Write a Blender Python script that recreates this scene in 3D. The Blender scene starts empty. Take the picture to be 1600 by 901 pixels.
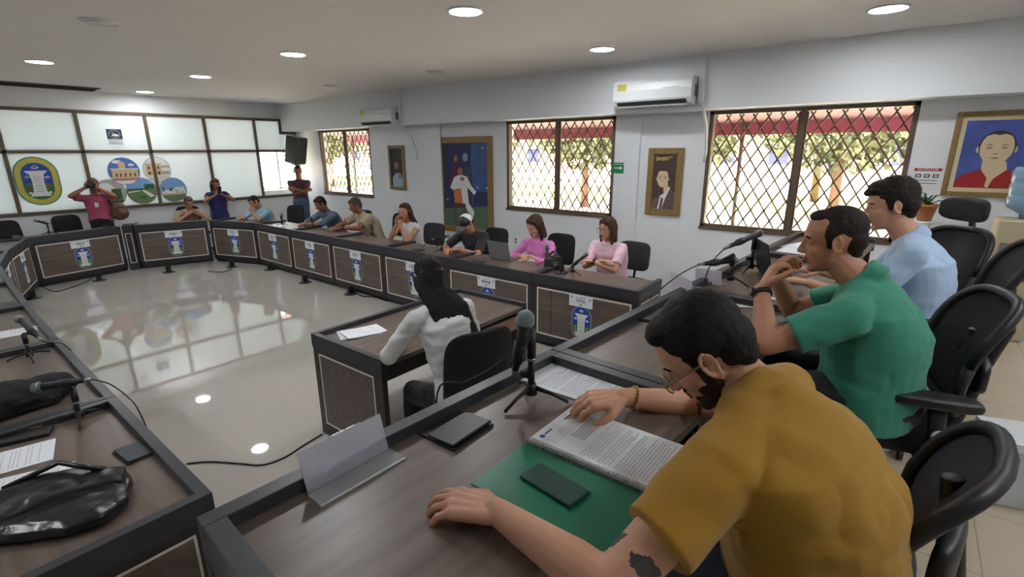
import bpy, bmesh, math, random
from mathutils import Vector, Matrix, Quaternion, noise
S = bpy.context.scene
COL = S.collection
V = Vector
# ---------------------------------------------------------------- camera
FPX, PITCH, ROLL, YAW, HC = 774.43, math.radians(15.5017), math.radians(-0.2773), math.radians(51.7663), 2.06
cF = V((math.sin(YAW)*math.cos(PITCH), math.cos(YAW)*math.cos(PITCH), -math.sin(PITCH)))
_R = V((math.cos(YAW), -math.sin(YAW), 0)); _U = _R.cross(cF)
cR = _R*math.cos(ROLL) + _U*math.sin(ROLL); cU = -_R*math.sin(ROLL) + _U*math.cos(ROLL)
cam = bpy.data.cameras.new('camera'); camo = bpy.data.objects.new('camera', cam); COL.objects.link(camo)
cam.sensor_width = 36; cam.lens = FPX/1600*36; cam.clip_start = 0.05; cam.clip_end = 300
M = Matrix((cR, cU, -cF)).transposed().to_4x4(); M.translation = V((0, 0, HC)); camo.matrix_world = M
S.camera = camo
def at(px, py, z=None, x=None, y=None):
    """the point of the place seen at a pixel of the 1600x901 photograph, on a plane of the room"""
    d = cF + cR*((px-800)/FPX) - cU*((py-450.5)/FPX)
    if z is not None: t = (z-HC)/d.z
    elif x is not None: t = x/d.x
    else: t = y/d.y
    return V((0, 0, HC)) + d*t
# ---------------------------------------------------------------- colour management
S.view_settings.view_transform = 'Standard'; S.view_settings.look = 'None'
S.view_settings.gamma = 1.0; S.view_settings.use_curve_mapping = False
S.view_settings.exposure = 1.45
# ---------------------------------------------------------------- world and sun
LAMP = 44.0
SUN = 17.0
SKY = 3.6
W = bpy.data.worlds.new('sky'); S.world = W; W.use_nodes = True
wn = W.node_tree; wn.nodes.clear()
wo = wn.nodes.new('ShaderNodeOutputWorld'); wb = wn.nodes.new('ShaderNodeBackground')
wb.inputs[0].default_value = (0.86, 0.93, 1.0, 1); wb.inputs[1].default_value = SKY
wn.links.new(wb.outputs[0], wo.inputs[0])
sd = bpy.data.lights.new('sun', 'SUN'); sd.energy = SUN; sd.angle = 0.02; sd.color = (1.0, 0.93, 0.80)
so = bpy.data.objects.new('sun', sd); COL.objects.link(so)
so.rotation_euler = V((-0.45, -0.30, 1.0)).to_track_quat('Z', 'Y').to_euler()   # high, from behind the building
# ---------------------------------------------------------------- materials
def lin(c):
    r = []
    for v in c:
        v /= 255.0
        r.append(v/12.92 if v <= 0.04045 else ((v+0.055)/1.055)**2.4)
    return (*r, 1.0)
def mat(name, col, rough=0.5, metal=0.0, spec=0.5, coat=0.0, emis=None, es=0.0, trans=0.0, alpha=1.0, sss=0.0, var=0.0, vscale=8.0, bump=0.0, bscale=60.0, sheen=0.0):
    m = bpy.data.materials.new(name); m.use_nodes = True
    nt = m.node_tree; b = nt.nodes['Principled BSDF']
    c = lin(col)
    b.inputs['Base Color'].default_value = c; b.inputs['Roughness'].default_value = rough
    b.inputs['Metallic'].default_value = metal; b.inputs['Specular IOR Level'].default_value = spec
    b.inputs['Coat Weight'].default_value = coat; b.inputs['Transmission Weight'].default_value = trans
    b.inputs['Alpha'].default_value = alpha; b.inputs['Sheen Weight'].default_value = sheen
    if sss: b.inputs['Subsurface Weight'].default_value = sss; b.inputs['Subsurface Radius'].default_value = (0.012, 0.005, 0.003); b.inputs['Subsurface Scale'].default_value = 1.0
    if emis: b.inputs['Emission Color'].default_value = lin(emis); b.inputs['Emission Strength'].default_value = es
    tc = nt.nodes.new('ShaderNodeTexCoord')
    if var:
        n = nt.nodes.new('ShaderNodeTexNoise'); n.inputs['Scale'].default_value = vscale; n.inputs['Detail'].default_value = 4
        nt.links.new(tc.outputs['Object'], n.inputs['Vector'])
        r = nt.nodes.new('ShaderNodeValToRGB')
        r.color_ramp.elements[0].position = 0.3; r.color_ramp.elements[1].position = 0.7
        r.color_ramp.elements[0].color = (*[x*(1-var) for x in c[:3]], 1); r.color_ramp.elements[1].color = (*[min(1, x*(1+var)) for x in c[:3]], 1)
        nt.links.new(n.outputs['Fac'], r.inputs[0]); nt.links.new(r.outputs[0], b.inputs['Base Color'])
    if bump:
        n = nt.nodes.new('ShaderNodeTexNoise'); n.inputs['Scale'].default_value = bscale; n.inputs['Detail'].default_value = 3
        nt.links.new(tc.outputs['Object'], n.inputs['Vector'])
        bp = nt.nodes.new('ShaderNodeBump'); bp.inputs['Strength'].default_value = bump; bp.inputs['Distance'].default_value = 0.01
        nt.links.new(n.outputs['Fac'], bp.inputs['Height']); nt.links.new(bp.outputs[0], b.inputs['Normal'])
    return m
def wood(name, c0, c1, rough=0.38, stretch=(0.6, 9, 9)):
    m = mat(name, c0, rough); nt = m.node_tree; b = nt.nodes['Principled BSDF']
    tc = nt.nodes.new('ShaderNodeTexCoord'); mp = nt.nodes.new('ShaderNodeMapping'); mp.inputs['Scale'].default_value = stretch
    n = nt.nodes.new('ShaderNodeTexNoise'); n.inputs['Scale'].default_value = 2.2; n.inputs['Detail'].default_value = 7; n.inputs['Roughness'].default_value = 0.62
    nt.links.new(tc.outputs['Object'], mp.inputs[0]); nt.links.new(mp.outputs[0], n.inputs['Vector'])
    r = nt.nodes.new('ShaderNodeValToRGB'); r.color_ramp.elements[0].position = 0.34; r.color_ramp.elements[1].position = 0.68
    r.color_ramp.elements[0].color = lin(c0); r.color_ramp.elements[1].color = lin(c1)
    nt.links.new(n.outputs['Fac'], r.inputs[0]); nt.links.new(r.outputs[0], b.inputs['Base Color'])
    return m
def thinglass(name, tint=(1, 1, 1), gl=0.6):
    m = bpy.data.materials.new(name); m.use_nodes = True; nt = m.node_tree; nt.nodes.clear()
    o = nt.nodes.new('ShaderNodeOutputMaterial'); t = nt.nodes.new('ShaderNodeBsdfTransparent'); g = nt.nodes.new('ShaderNodeBsdfGlossy')
    t.inputs[0].default_value = (*tint, 1); g.inputs['Roughness'].default_value = 0.02
    f = nt.nodes.new('ShaderNodeLayerWeight'); f.inputs[0].default_value = 0.5; mx = nt.nodes.new('ShaderNodeMixShader')
    pw = nt.nodes.new('ShaderNodeMath'); pw.operation = 'POWER'; pw.inputs[1].default_value = 4.0; nt.links.new(f.outputs['Facing'], pw.inputs[0])
    mu = nt.nodes.new('ShaderNodeMath'); mu.operation = 'MULTIPLY_ADD'; mu.inputs[1].default_value = gl; mu.inputs[2].default_value = 0.04*gl
    nt.links.new(pw.outputs[0], mu.inputs[0]); nt.links.new(mu.outputs[0], mx.inputs[0])
    nt.links.new(t.outputs[0], mx.inputs[1]); nt.links.new(g.outputs[0], mx.inputs[2]); nt.links.new(mx.outputs[0], o.inputs[0])
    return m
def frosted(name, col, tr=0.5):
    m = mat(name, col, 0.12, spec=0.5); nt = m.node_tree; b = nt.nodes['Principled BSDF']
    t = nt.nodes.new('ShaderNodeBsdfTranslucent'); t.inputs[0].default_value = lin(col)
    mx = nt.nodes.new('ShaderNodeMixShader'); mx.inputs[0].default_value = tr
    o = [n for n in nt.nodes if n.type == 'OUTPUT_MATERIAL'][0]
    nt.links.new(b.outputs[0], mx.inputs[1]); nt.links.new(t.outputs[0], mx.inputs[2]); nt.links.new(mx.outputs[0], o.inputs[0])
    return m
def tiles(name, c0, joint, size, rough):
    m = mat(name, c0, rough, spec=0.9, coat=0.6 if rough < .05 else 0); nt = m.node_tree; b = nt.nodes['Principled BSDF']
    tc = nt.nodes.new('ShaderNodeTexCoord'); br = nt.nodes.new('ShaderNodeTexBrick')
    br.offset = 0; br.inputs['Scale'].default_value = 1; br.inputs['Brick Width'].default_value = size; br.inputs['Row Height'].default_value = size
    br.inputs['Mortar Size'].default_value = 0.0025; br.inputs['Mortar Smooth'].default_value = 0.2
    c = lin(c0); br.inputs['Color1'].default_value = c; br.inputs['Color2'].default_value = (*[x*0.96 for x in c[:3]], 1); br.inputs['Mortar'].default_value = lin(joint)
    nt.links.new(tc.outputs['Object'], br.inputs['Vector']); nt.links.new(br.outputs['Color'], b.inputs['Base Color'])
    return m
K = dict(
 wall=mat('white_wall_paint', (226, 230, 234), 0.75, var=0.02, vscale=1.5),
 ceil=mat('ceiling_paint', (226, 224, 222), 0.8),
 tile=tiles('polished_tile', (188, 183, 176), (180, 175, 167), 0.6, 0.02),
 tile2=tiles('platform_tile', (196, 182, 160), (160, 148, 128), 0.45, 0.12),
 woodtop=wood('taupe_laminate_top', (90, 78, 70), (118, 104, 94), 0.36),
 woodpan=wood('taupe_laminate_panel', (88, 76, 69), (112, 98, 89), 0.45),
 woodlt=wood('brown_laminate_drawer', (128, 104, 86), (150, 124, 104), 0.45),
 black=mat('black_trim', (44, 41, 42), 0.42, var=0.08, vscale=20),
 rim=mat('charcoal_edge_trim', (52, 54, 60), 0.38),
 strip=mat('silver_strip', (224, 220, 212), 0.4),
 paper=mat('white_paper', (226, 230, 236), 0.7),
 ink=mat('grey_print', (176, 178, 186), 0.8), ink2=mat('dark_print', (50, 50, 60), 0.8),
 bplastic=mat('black_plastic', (24, 24, 26), 0.45), bfab=mat('black_fabric', (26, 26, 29), 0.85, bump=0.4, bscale=300),
 mesh=mat('black_mesh', (50, 50, 54), 0.8, bump=0.6, bscale=400),
 steel=mat('steel', (150, 154, 158), 0.3, metal=0.9), chrome=mat('chrome', (210, 212, 214), 0.15, metal=1.0),
 micgrille=mat('mic_grille', (140, 152, 158), 0.35, metal=0.8, bump=0.8, bscale=700),
 wplastic=mat('white_plastic', (222, 226, 228), 0.35), gplastic=mat('grey_plastic', (120, 122, 124), 0.45),
 frame=mat('brown_metal_frame', (98, 82, 66), 0.45), gold=mat('gold_frame', (138, 112, 66), 0.45, var=0.12, vscale=30),
 glass=thinglass('window_glass', (1, 0.97, 0.93)), cglass=thinglass('clear_glass'),
 frost=frosted('frosted_film', (218, 224, 226), 0.21), frost2=frosted('cream_frosted_film', (220, 226, 228), 0.24),
 lamp=mat('lamp_diffuser', (255, 255, 255), 0.5, emis=(250, 252, 255), es=LAMP), lampoff=mat('unlit_diffuser', (200, 200, 198), 0.5),
 blue=mat('crest_blue', (28, 72, 168), 0.5), green=mat('crest_green', (44, 116, 66), 0.5), yellow=mat('crest_yellow', (198, 190, 84), 0.5),
 white=mat('white', (226, 228, 228), 0.5), grey=mat('mid_grey', (136, 140, 144), 0.5), teal=mat('crest_teal', (84, 140, 120), 0.5),
 navy=mat('navy', (36, 42, 84), 0.6), red=mat('red', (160, 32, 36), 0.6), orange=mat('orange', (196, 120, 70), 0.6),
 leaf=mat('leaf_green', (50, 92, 40), 0.6, var=0.3, vscale=6), skyb=mat('picture_sky', (120, 168, 216), 0.6), sand=mat('picture_sand', (206, 184, 140), 0.6),
 dgreen=mat('picture_green', (104, 130, 84), .6), dred=mat('picture_red', (176, 130, 124), .6), dblue=mat('picture_blue', (78, 116, 186), .6), dgrey=mat('picture_grey', (170, 168, 168), .6),
 ahaze=mat('hazed_acrylic_foot', (200, 205, 210), .1, alpha=.35),  # slight whiteness in the clear foot imitates haze over it
 exitg=mat('sign_green', (20, 130, 72), 0.5), acrylic=thinglass('acrylic', (0.93, 0.95, 0.95), 1.0), laptop=mat('laptop_grey', (132, 134, 132), 0.4, metal=0.3),
 leather=mat('black_leather', (30, 31, 33), 0.28, bump=0.35, bscale=18), brown=mat('brown', (92, 66, 46), 0.6), cable=mat('cable_rubber', (34, 34, 36), 0.6),
)
# ---------------------------------------------------------------- mesh builder
class MB:
    def __init__(s): s.v = []; s.f = []; s.m = []; s.cur = 0; s.sm = []; s.smooth = False
    def add(s, vs, fs, mi=None, smooth=None):
        o = len(s.v); s.v += [V(v) for v in vs]
        for f in fs:
            s.f.append([i+o for i in f]); s.m.append(s.cur if mi is None else mi); s.sm.append(s.smooth if smooth is None else smooth)
        return s
    def box(s, c, d, R=None, mi=None):
        c = V(c); h = V(d)/2; vs = []
        for x in (-1, 1):
            for y in (-1, 1):
                for z in (-1, 1):
                    p = V((x*h.x, y*h.y, z*h.z)); vs.append(c + (R @ p if R else p))
        return s.add(vs, [(0, 1, 3, 2), (4, 6, 7, 5), (0, 4, 5, 1), (2, 3, 7, 6), (0, 2, 6, 4), (1, 5, 7, 3)], mi, False)
    def bb(s, a, b, mi=None):
        a = V(a); b = V(b); return s.box((a+b)/2, [abs(b[i]-a[i]) for i in range(3)], None, mi)
    def loft(s, rings, cap=True, mi=None, smooth=True):
        n = len(rings[0]); vs = [p for r in rings for p in r]; fs = []
        for k in range(len(rings)-1):
            for i in range(n):
                j = (i+1) % n; fs.append((k*n+i, k*n+j, (k+1)*n+j, (k+1)*n+i))
        if cap: fs.append(tuple(reversed(range(n)))); fs.append(tuple((len(rings)-1)*n+i for i in range(n)))
        return s.add(vs, fs, mi, smooth)
    def cone(s, p0, p1, r0, r1=None, n=16, mi=None, smooth=True):
        p0 = V(p0); p1 = V(p1); r1 = r0 if r1 is None else r1
        q = (p1-p0).to_track_quat('Z', 'Y'); a = q @ V((1, 0, 0)); b = q @ V((0, 1, 0))
        rr = [[p + (a*math.cos(t)+b*math.sin(t))*r for t in [2*math.pi*i/n for i in range(n)]] for p, r in ((p0, r0), (p1, r1))]
        return s.loft(rr, True, mi, smooth)
    def tube(s, pts, r, n=8, mi=None, closed=False):
        pts = [V(p) for p in pts]; rings = []; m = len(pts); rr = r if isinstance(r, (list, tuple)) else [r]*m
        up = None
        for i, p in enumerate(pts):
            t = (pts[min(i+1, m-1)]-pts[max(i-1, 0)]).normalized()
            if up is None: up = t.orthogonal().normalized()
            up = (up - t*up.dot(t)).normalized(); b = t.cross(up)
            rings.append([p+(up*math.cos(a)+b*math.sin(a))*rr[i] for a in [2*math.pi*k/n for k in range(n)]])
        return s.loft(rings, True, mi, True)
    def ell(s, c, r, R=None, n=16, mi=None):
        c = V(c); r = V(r) if hasattr(r, '__len__') else V((r, r, r)); vs = []; fs = []; m = n//2
        for i in range(1, m):
            for j in range(n):
                t = math.pi*i/m; u = 2*math.pi*j/n
                p = V((r.x*math.sin(t)*math.cos(u), r.y*math.sin(t)*math.sin(u), r.z*math.cos(t))); vs.append(c+(R @ p if R else p))
        a = len(vs); vs.append(c+(R @ V((0, 0, r.z)) if R else V((0, 0, r.z)))); vs.append(c-(R @ V((0, 0, r.z)) if R else V((0, 0, r.z))))
        for j in range(n):
            k = (j+1) % n
            fs.append((a, j, k)); fs.append((a+1, (m-2)*n+k, (m-2)*n+j))
            for i in range(m-2): fs.append((i*n+j, (i+1)*n+j, (i+1)*n+k, i*n+k))
        return s.add(vs, fs, mi, True)
    def capsule(s, p0, p1, r0, r1, n=14, mi=None):
        p0 = V(p0); p1 = V(p1); d = p1-p0
        if d.length < 1e-5: return s.ell(p0, r0, None, n, mi)
        q = d.to_track_quat('Z', 'Y'); a = q @ V((1, 0, 0)); b = q @ V((0, 1, 0)); c = d.normalized(); rings = []
        for k in range(1, 5):
            t = math.pi/2*k/4; rings.append((p0-c*r0*math.cos(t), r0*math.sin(t)))
        for k in range(0, 4):
            t = math.pi/2*k/4; rings.append((p1+c*r1*math.sin(t), r1*math.cos(t)))
        return s.loft([[p+(a*math.cos(u)+b*math.sin(u))*r for u in [2*math.pi*i/n for i in range(n)]] for p, r in rings], True, mi, True)
    def prism(s, poly, off, mi=None):
        """poly: list of points in a plane, off: vector of thickness"""
        n = len(poly); P = [V(p) for p in poly]; Q = [p+V(off) for p in P]
        return s.add(P+Q, [tuple(range(n))[::-1], tuple(range(n, 2*n))]+[(i, (i+1) % n, n+(i+1) % n, n+i) for i in range(n)], mi, False)
    def build(s, name, mats, parent=None, loc=None, sub=0, bevel=0.0, origin=None, local=False):
        me = bpy.data.meshes.new(name); o0 = V(origin) if origin is not None else V((0, 0, 0))
        me.from_pydata([v-o0 for v in s.v], [], s.f); me.update()
        if not isinstance(mats, (list, tuple)): mats = [mats]
        for m in mats: me.materials.append(m)
        for i, p in enumerate(me.polygons): p.material_index = min(s.m[i], len(mats)-1); p.use_smooth = s.sm[i]
        bm = bmesh.new(); bm.from_mesh(me); bmesh.ops.recalc_face_normals(bm, faces=bm.faces); bm.to_mesh(me); bm.free()
        o = bpy.data.objects.new(name, me); COL.objects.link(o)
        if parent: o.parent = parent
        if loc is not None: o.location = loc
        if bevel: b = o.modifiers.new('bevel', 'BEVEL'); b.width = bevel; b.segments = 2; b.limit_method = 'ANGLE'
        if sub: b = o.modifiers.new('sub', 'SUBSURF'); b.levels = sub; b.render_levels = sub
        return o
def tag(o, label=None, cat=None, group=None, kind=None):
    if label: o['label'] = label
    if cat: o['category'] = cat
    if group: o['group'] = group
    if kind: o['kind'] = kind
    return o
def empty(name, loc, rz=0, label=None, cat=None, group=None, kind=None):
    o = bpy.data.objects.new(name, None); COL.objects.link(o); o.empty_display_size = 0.1
    o.location = V(loc); o.rotation_euler = (0, 0, rz); return tag(o, label, cat, group, kind)
def copy_tree(o, parent=None):
    c = o.copy(); COL.objects.link(c); c.parent = parent
    for ch in [x for x in S.objects if x.parent == o]: copy_tree(ch, c)
    return c
def rotz(a): return Matrix.Rotation(a, 3, 'Z')
def rot(ax, a): return Matrix.Rotation(a, 3, ax)
def text_mesh(body, size, name, m, parent, loc, R, depth=0.0006, align='CENTER'):
    c = bpy.data.curves.new('txt', 'FONT'); c.body = body; c.size = size; c.extrude = depth; c.align_x = align; c.align_y = 'CENTER'
    t = bpy.data.objects.new('txt', c); COL.objects.link(t)
    dg = bpy.context.evaluated_depsgraph_get(); me = bpy.data.meshes.new_from_object(t.evaluated_get(dg)); me.materials.clear(); me.materials.append(m)
    bpy.data.objects.remove(t); bpy.data.curves.remove(c)
    o = bpy.data.objects.new(name, me); COL.objects.link(o); o.parent = parent
    o.matrix_local = Matrix.Translation(V(loc)) @ R.to_4x4()
    return o
# ================================================================ the room
XW, YB, XB, CZ, DZ = 6.75, 12.1, 6.40, 3.15, 0.53      # window wall, partition wall, beam face, ceiling, platform height
XL, YF = -4.5, -2.6
def struct(mb, name, m, parent=None, **k):
    o = mb.build(name, m, parent, **k)
    if not parent: o['kind'] = 'structure'
    return o
struct(MB().bb((XL, YF, -0.1), (XW, YB, 0)), 'floor', K['tile'])
struct(MB().bb((XL, YF, CZ), (XW+0.2, YB+0.2, CZ+0.1)), 'ceiling', K['ceil'])
ang = math.atan2(0.82-1.055, 4.03-0.268)
def dl(s): return V((0.268+s*math.cos(ang), 1.055+s*math.sin(ang), 0))    # along the head-table line
struct(MB().prism([dl(-0.1)+V((0, -0.03, 0)), dl(6.6)+V((0, -0.03, 0)), (XW-0.001, YF+0.001, 0), (0.05, YF+0.001, 0)], (0, 0, DZ)), 'platform', K['tile2'])
struct(MB().bb((XL-0.1, YF, 0), (XL, YB, CZ)), 'wall_left', K['wall'])
struct(MB().bb((XL, YF-0.1, 0), (XW, YF, CZ)), 'wall_front', K['wall'])
WINS = [(9.13, 11.06, 1.10, 2.53), (3.42, 5.42, 1.10, 2.53), (0.035, 2.12, 1.07, 2.53)]
w = MB(); ys = [YF] + sum([[a, b] for a, b, _, _ in reversed(WINS)], []) + [YB+0.2]
for i in range(0, len(ys), 2): w.bb((XW, ys[i], 0), (XW+0.2, ys[i+1], CZ))
for a, b, z0, z1 in WINS: w.bb((XW, a, 0), (XW+0.2, b, z0)); w.bb((XW, a, z1), (XW+0.2, b, CZ))
struct(w, 'wall_right', K['wall'])
struct(MB().bb((XB, YF, 2.535), (XW, YB, CZ)), 'trim_1', K['wall'])      # ceiling beam along the window wall
for i, (y0, y1) in enumerate(((6.95, 7.50), (3.02, 3.24))):                # shallow pilasters
    struct(MB().bb((XW-0.05, y0, 0), (XW, y1, 2.535)), 'trim_%d' % (i+2), K['wall'])
# windows
def window(n, a, b, z0, z1):
    e = empty('window_%d' % n, (XW, (a+b)/2, z0), kind='structure'); h = z1-z0; W2 = (b-a)/2; t = 0.05
    f = MB()
    for s in (-1, 1): f.bb((0.0, s*W2, 0), (0.09, s*(W2-t), h))
    f.bb((0, -W2, 0), (0.09, W2, t)); f.bb((0, -W2, h-t*0.9), (0.09, W2, h)); f.bb((0.012, -0.028, 0), (0.085, 0.028, h))
    for s in (-1, 1):
        for q in (t, ): f.bb((0.03, s*0.028, t), (0.06, s*0.05, h-t))
    f.bb((-0.02, -W2-0.01, -0.02), (0.1, W2+0.01, 0.012))
    f.build('window_frame', K['frame'], e, bevel=0.003)
    for s in (-1, 1): MB().bb((0.044, s*0.03, t*.6), (0.048, s*(W2-t*.6), h-t*.6)).build('pane', K['glass'], e)
    g = MB(); dw, dh = 0.155, 0.25; x = 0.14
    for sgn in (1, -1):                       # flat bars crossing in diamonds, clipped to the opening
        k = -40
        while k < 60:
            # line y = y0 + sgn*dw/dh*z
            y0 = k*dw; p0 = y0; p1 = y0+sgn*dw/dh*h; k += 1
            ya, yb = -W2+0.01, W2-0.01; za, zb = 0.0, h
            def yz(z): return y0+sgn*dw/dh*z
            zl = [0.0, h]
            for yy in (ya, yb): zl.append((yy-y0)*sgn*dh/dw)
            zs = sorted(z for z in zl if -1e-6 <= z <= h+1e-6 and ya-1e-6 <= yz(z) <= yb+1e-6)
            if len(zs) >= 2 and zs[-1]-zs[0] > 0.02: g.tube([(x+sgn*0.004, yz(zs[0]), zs[0]), (x+sgn*0.004, yz(zs[-1]), zs[-1])], 0.010, 5)
    g.build('grille', K['frame'], e)
    return e
for i, wdw in enumerate(WINS): window(i+1, *wdw)
# ---- glazed partition at the far end
MX = [-0.62, 0.45, 1.52, 2.57, 3.64, 4.71, 5.77]; PT, PM, PB = 2.79, 2.085, 1.03
wb_ = MB(); wb_.bb((XL, YB, 0), (XW+0.2, YB+0.12, PB)); wb_.bb((XL, YB, PT), (XB+0.02, YB+0.12, CZ)); wb_.bb((XB+0.0, YB, 2.52), (XW+0.2, YB+0.12, CZ)); wb_.bb((XL, YB, PB), (-1.7, YB+0.12, PT))
struct(wb_, 'wall_back', K['wall'])
par = empty('window_4', (0, YB, 0), kind='structure'); f = MB(); q = 0.028
for x in MX: f.bb((x-q, -0.03, PB), (x+q, 0.05, PT))
f.bb((-1.7, -0.03, PM-q), (XW, 0.05, PM+q)); f.bb((-1.7, -0.035, PB-q), (XW, 0.055, PB+q)); f.bb((-1.7, -0.035, PT-q), (XB, 0.055, PT+q))
f.bb((XB-0.05, -0.035, 2.50), (XB, 0.055, PT+q)); f.bb((XB-0.05, -0.035, 2.47), (XW, 0.055, 2.52)); f.bb((XW-0.06, -0.03, PB), (XW, 0.05, 2.5))
f.build('partition_frame', K['frame'], par, bevel=0.003)
xs = [-1.7]+MX
for i, x in enumerate(xs):
    x1 = xs[i+1] if i+1 < len(xs) else XB-0.03
    m = K['frost'] if i < 6 else K['frost2']
    MB().bb((x, 0.0, PM), (x1, 0.008, PT)).build('frosted_pane', m, par)
    if i < len(xs)-1: MB().bb((x, 0.0, PB), (x1, 0.008, PM)).build('frosted_pane', m, par)
MB().bb((5.77, 0.0, PB), (XW-0.03, 0.008, 1.17)).build('frosted_pane', K['frost2'], par)
MB().bb((XB-0.03, 0.0, PM), (XW-0.03, 0.008, 2.49)).build('frosted_pane', K['frost2'], par)
MB().bb((5.77, 0.002, 1.17), (XW-0.03, 0.008, PM)).build('clear_pane', K['glass'], par)
g = MB(); g.bb((5.8, 0.10, 1.17), (XW, 0.16, 1.22)); g.bb((6.26, 0.10, 1.17), (6.30, 0.16, PM))
g2 = MB()
for sgn in (1, -1):
    for k in range(-12, 20):
        x0 = 5.8+k*0.1
        pts = []
        for z in [1.2+i*0.02 for i in range(44)]:
            x = x0+sgn*(z-1.2)*0.55
            if 5.8 < x < XW: pts.append((x, 0.13+0.004*sgn, z))
        if len(pts) > 2: g2.tube([pts[0], pts[-1]], 0.006, 5)
g.build('inner_frame', K['wplastic'], par); g2.build('grille', K['wplastic'], par)
# ---- what lies outside the windows
tag(MB().bb((XW+0.2, -40, -0.15), (60, 70, -0.05)).build('ground', mat('pale_concrete', (222, 214, 196), 0.9, var=0.06, vscale=0.4)), kind='structure')
tag(MB().bb((XL-10, YB+0.3, -0.15), (XW+0.19, 70, -0.05)).build('ground', mat('pale_yard', (222, 214, 196), 0.9)), kind='structure')
tag(MB().bb((19.0, -10, -0.05), (27, 40, -0.02)).build('lawn', mat('sunlit_grass', (186, 190, 110), 0.9, var=0.25, vscale=0.8)), kind='structure')
aw = empty('awning', (XW+0.25, 5.8, 2.62), label='dark red canopy roof outside above the barred windows', cat='awning')
a_ = MB(); a_.prism([(0, -9, 0.25), (0, 9, 0.25), (3.0, 9, -0.10), (3.0, -9, -0.10)], (0, 0, 0.03)); a_.build('canopy_sheet', mat('dark_red_sheet', (92, 40, 50), 0.6), aw)
a_ = MB(); a_.bb((2.98, -9, -0.30), (3.02, 9, -0.06)); a_.build('fascia', mat('red_fascia', (120, 44, 62), 0.6), aw)
for y in (-8.8, -3.3, 2.6, 8.5): MB().cone((2.9, y, -2.7), (2.9, y, -0.1), 0.035).build('post', K['frame'], aw)
rnd = random.Random(5)
LEAFM = [mat('foliage_dark', (62, 70, 46), 0.8, var=0.4, vscale=3), mat('foliage_mid', (96, 102, 70), 0.8, var=0.4, vscale=3)]
def tree(x, y, h, r, label, n=3600):
    e = empty('tree', (x, y, -0.05), label=label, cat='tree', group='trees in the yard outside the windows')
    MB().tube([(0, 0, 0), (0.08, 0.05, h*0.3), (-0.05, 0, h*0.62)], [0.16, 0.13, 0.08], 8).build('trunk', K['brown'], e)
    m = MB()
    for k in range(n):
        a = rnd.uniform(0, 6.283); b = rnd.uniform(-1, 1); rr = r*(0.35+0.65*rnd.random())
        p = V((rr*math.cos(a)*math.sqrt(1-b*b), rr*math.sin(a)*math.sqrt(1-b*b), h*0.66+rr*b*0.72))
        s = rnd.uniform(0.09, 0.20); n_ = V((rnd.uniform(-1, 1), rnd.uniform(-1, 1), rnd.uniform(-.3, 1))).normalized(); u = n_.orthogonal().normalized()*s; w_ = n_.cross(u)*0.5
        m.add([p-u, p+w_, p+u, p-w_], [(0, 1, 2, 3)], rnd.randint(0, 1))
    m.build('crown', LEAFM, e)
for i, (x, y, h, r, t) in enumerate([(15, -2.2, 4.4, 2.1, 'leafy tree seen through the right half of the widest window'), (17, 1.6, 4.8, 2.4, 'leafy tree seen through the left half of the widest window'), (15, 5.6, 4.5, 2.2, 'leafy tree seen through the right pane of the middle window'),
    (17, 9.8, 4.8, 2.4, 'leafy tree seen through the left pane of the middle window'), (15, 14, 4.6, 2.3, 'leafy tree beyond the middle window, toward the far end'), (18.5, 18.0, 4.8, 2.0, 'leafy tree between the middle and the far window views'), (14, 23.8, 4.6, 2.0, 'leafy tree seen through the far small-looking window'),
    (18, 28.5, 5.0, 2.3, 'leafy tree behind the left pane of the far window'), (24, -6, 6, 3.2, 'tall tree at the back of the yard, farthest right'), (24, 3, 6, 3.2, 'tall tree at the back of the yard, behind the widest window'), (25, 12, 6, 3.4, 'tall tree at the back of the yard, behind the middle window'), (25, 22, 6.4, 3.4, 'tall tree at the back of the yard, toward the far end'), (25, 33, 6.4, 3.4, 'tall tree at the back of the yard, farthest left')]):
    tree(x, y, h, r, t)
e = empty('building', (44, 20, -0.05), label='long pale building with dark roof far across the yard', cat='building')
MB().bb((0, -45, 0), (6, 45, 3.4)).build('wall', mat('far_wall', (190, 160, 150), 0.8), e)
m = MB(); m.prism([(-0.7, -46, 3.3), (7, -46, 3.3), (3, -46, 4.6)], (0, 92, 0)); m.build('roof', mat('far_roof', (96, 58, 52), 0.8), e)
for k in range(-11, 12): MB().bb((-0.03, k*3.9-0.7, 1.0), (0.02, k*3.9+0.7, 2.3)).build('window', K['navy'], e)
# ---- ceiling fixtures
def downlight(x, y, lit, label):
    e = empty('ceiling_light', (x, y, CZ), label=label, cat='ceiling light', group='round recessed ceiling lights, lit' if lit else 'round recessed ceiling lights, switched off')
    r = MB(); prof = [(0.142, 0.0), (0.146, -0.010), (0.136, -0.014), (0.127, -0.008)]
    r.loft([[V((a*math.cos(t), a*math.sin(t), z)) for t in [2*math.pi*i/32 for i in range(32)]] for a, z in prof], False); r.build('trim_ring', K['wplastic'], e)
    MB().cone((0, 0, -0.001), (0, 0, -0.009), 0.128, n=32).build('diffuser', K['lamp'] if lit else K['lampoff'], e)
for x, y, t in [(3.27, 3.04, 'largest lit round ceiling light, above the secretary desk'), (3.34, 5.83, 'lit round ceiling light in mid hall, second largest of the left group'),
    (3.38, 8.53, 'lit round ceiling light farther back than the one in mid hall'), (3.52, 11.40, 'lit round ceiling light closest to the glazed partition'), (1.62, 8.68, 'lit round ceiling light at far left by the cassette vent'),
    (5.36, 2.93, 'lit round ceiling light beside the larger air conditioner'), (5.36, 0.36, 'lit round ceiling light above the seated men, near the front wide window')]:
    downlight(x, y, True, t)
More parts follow.
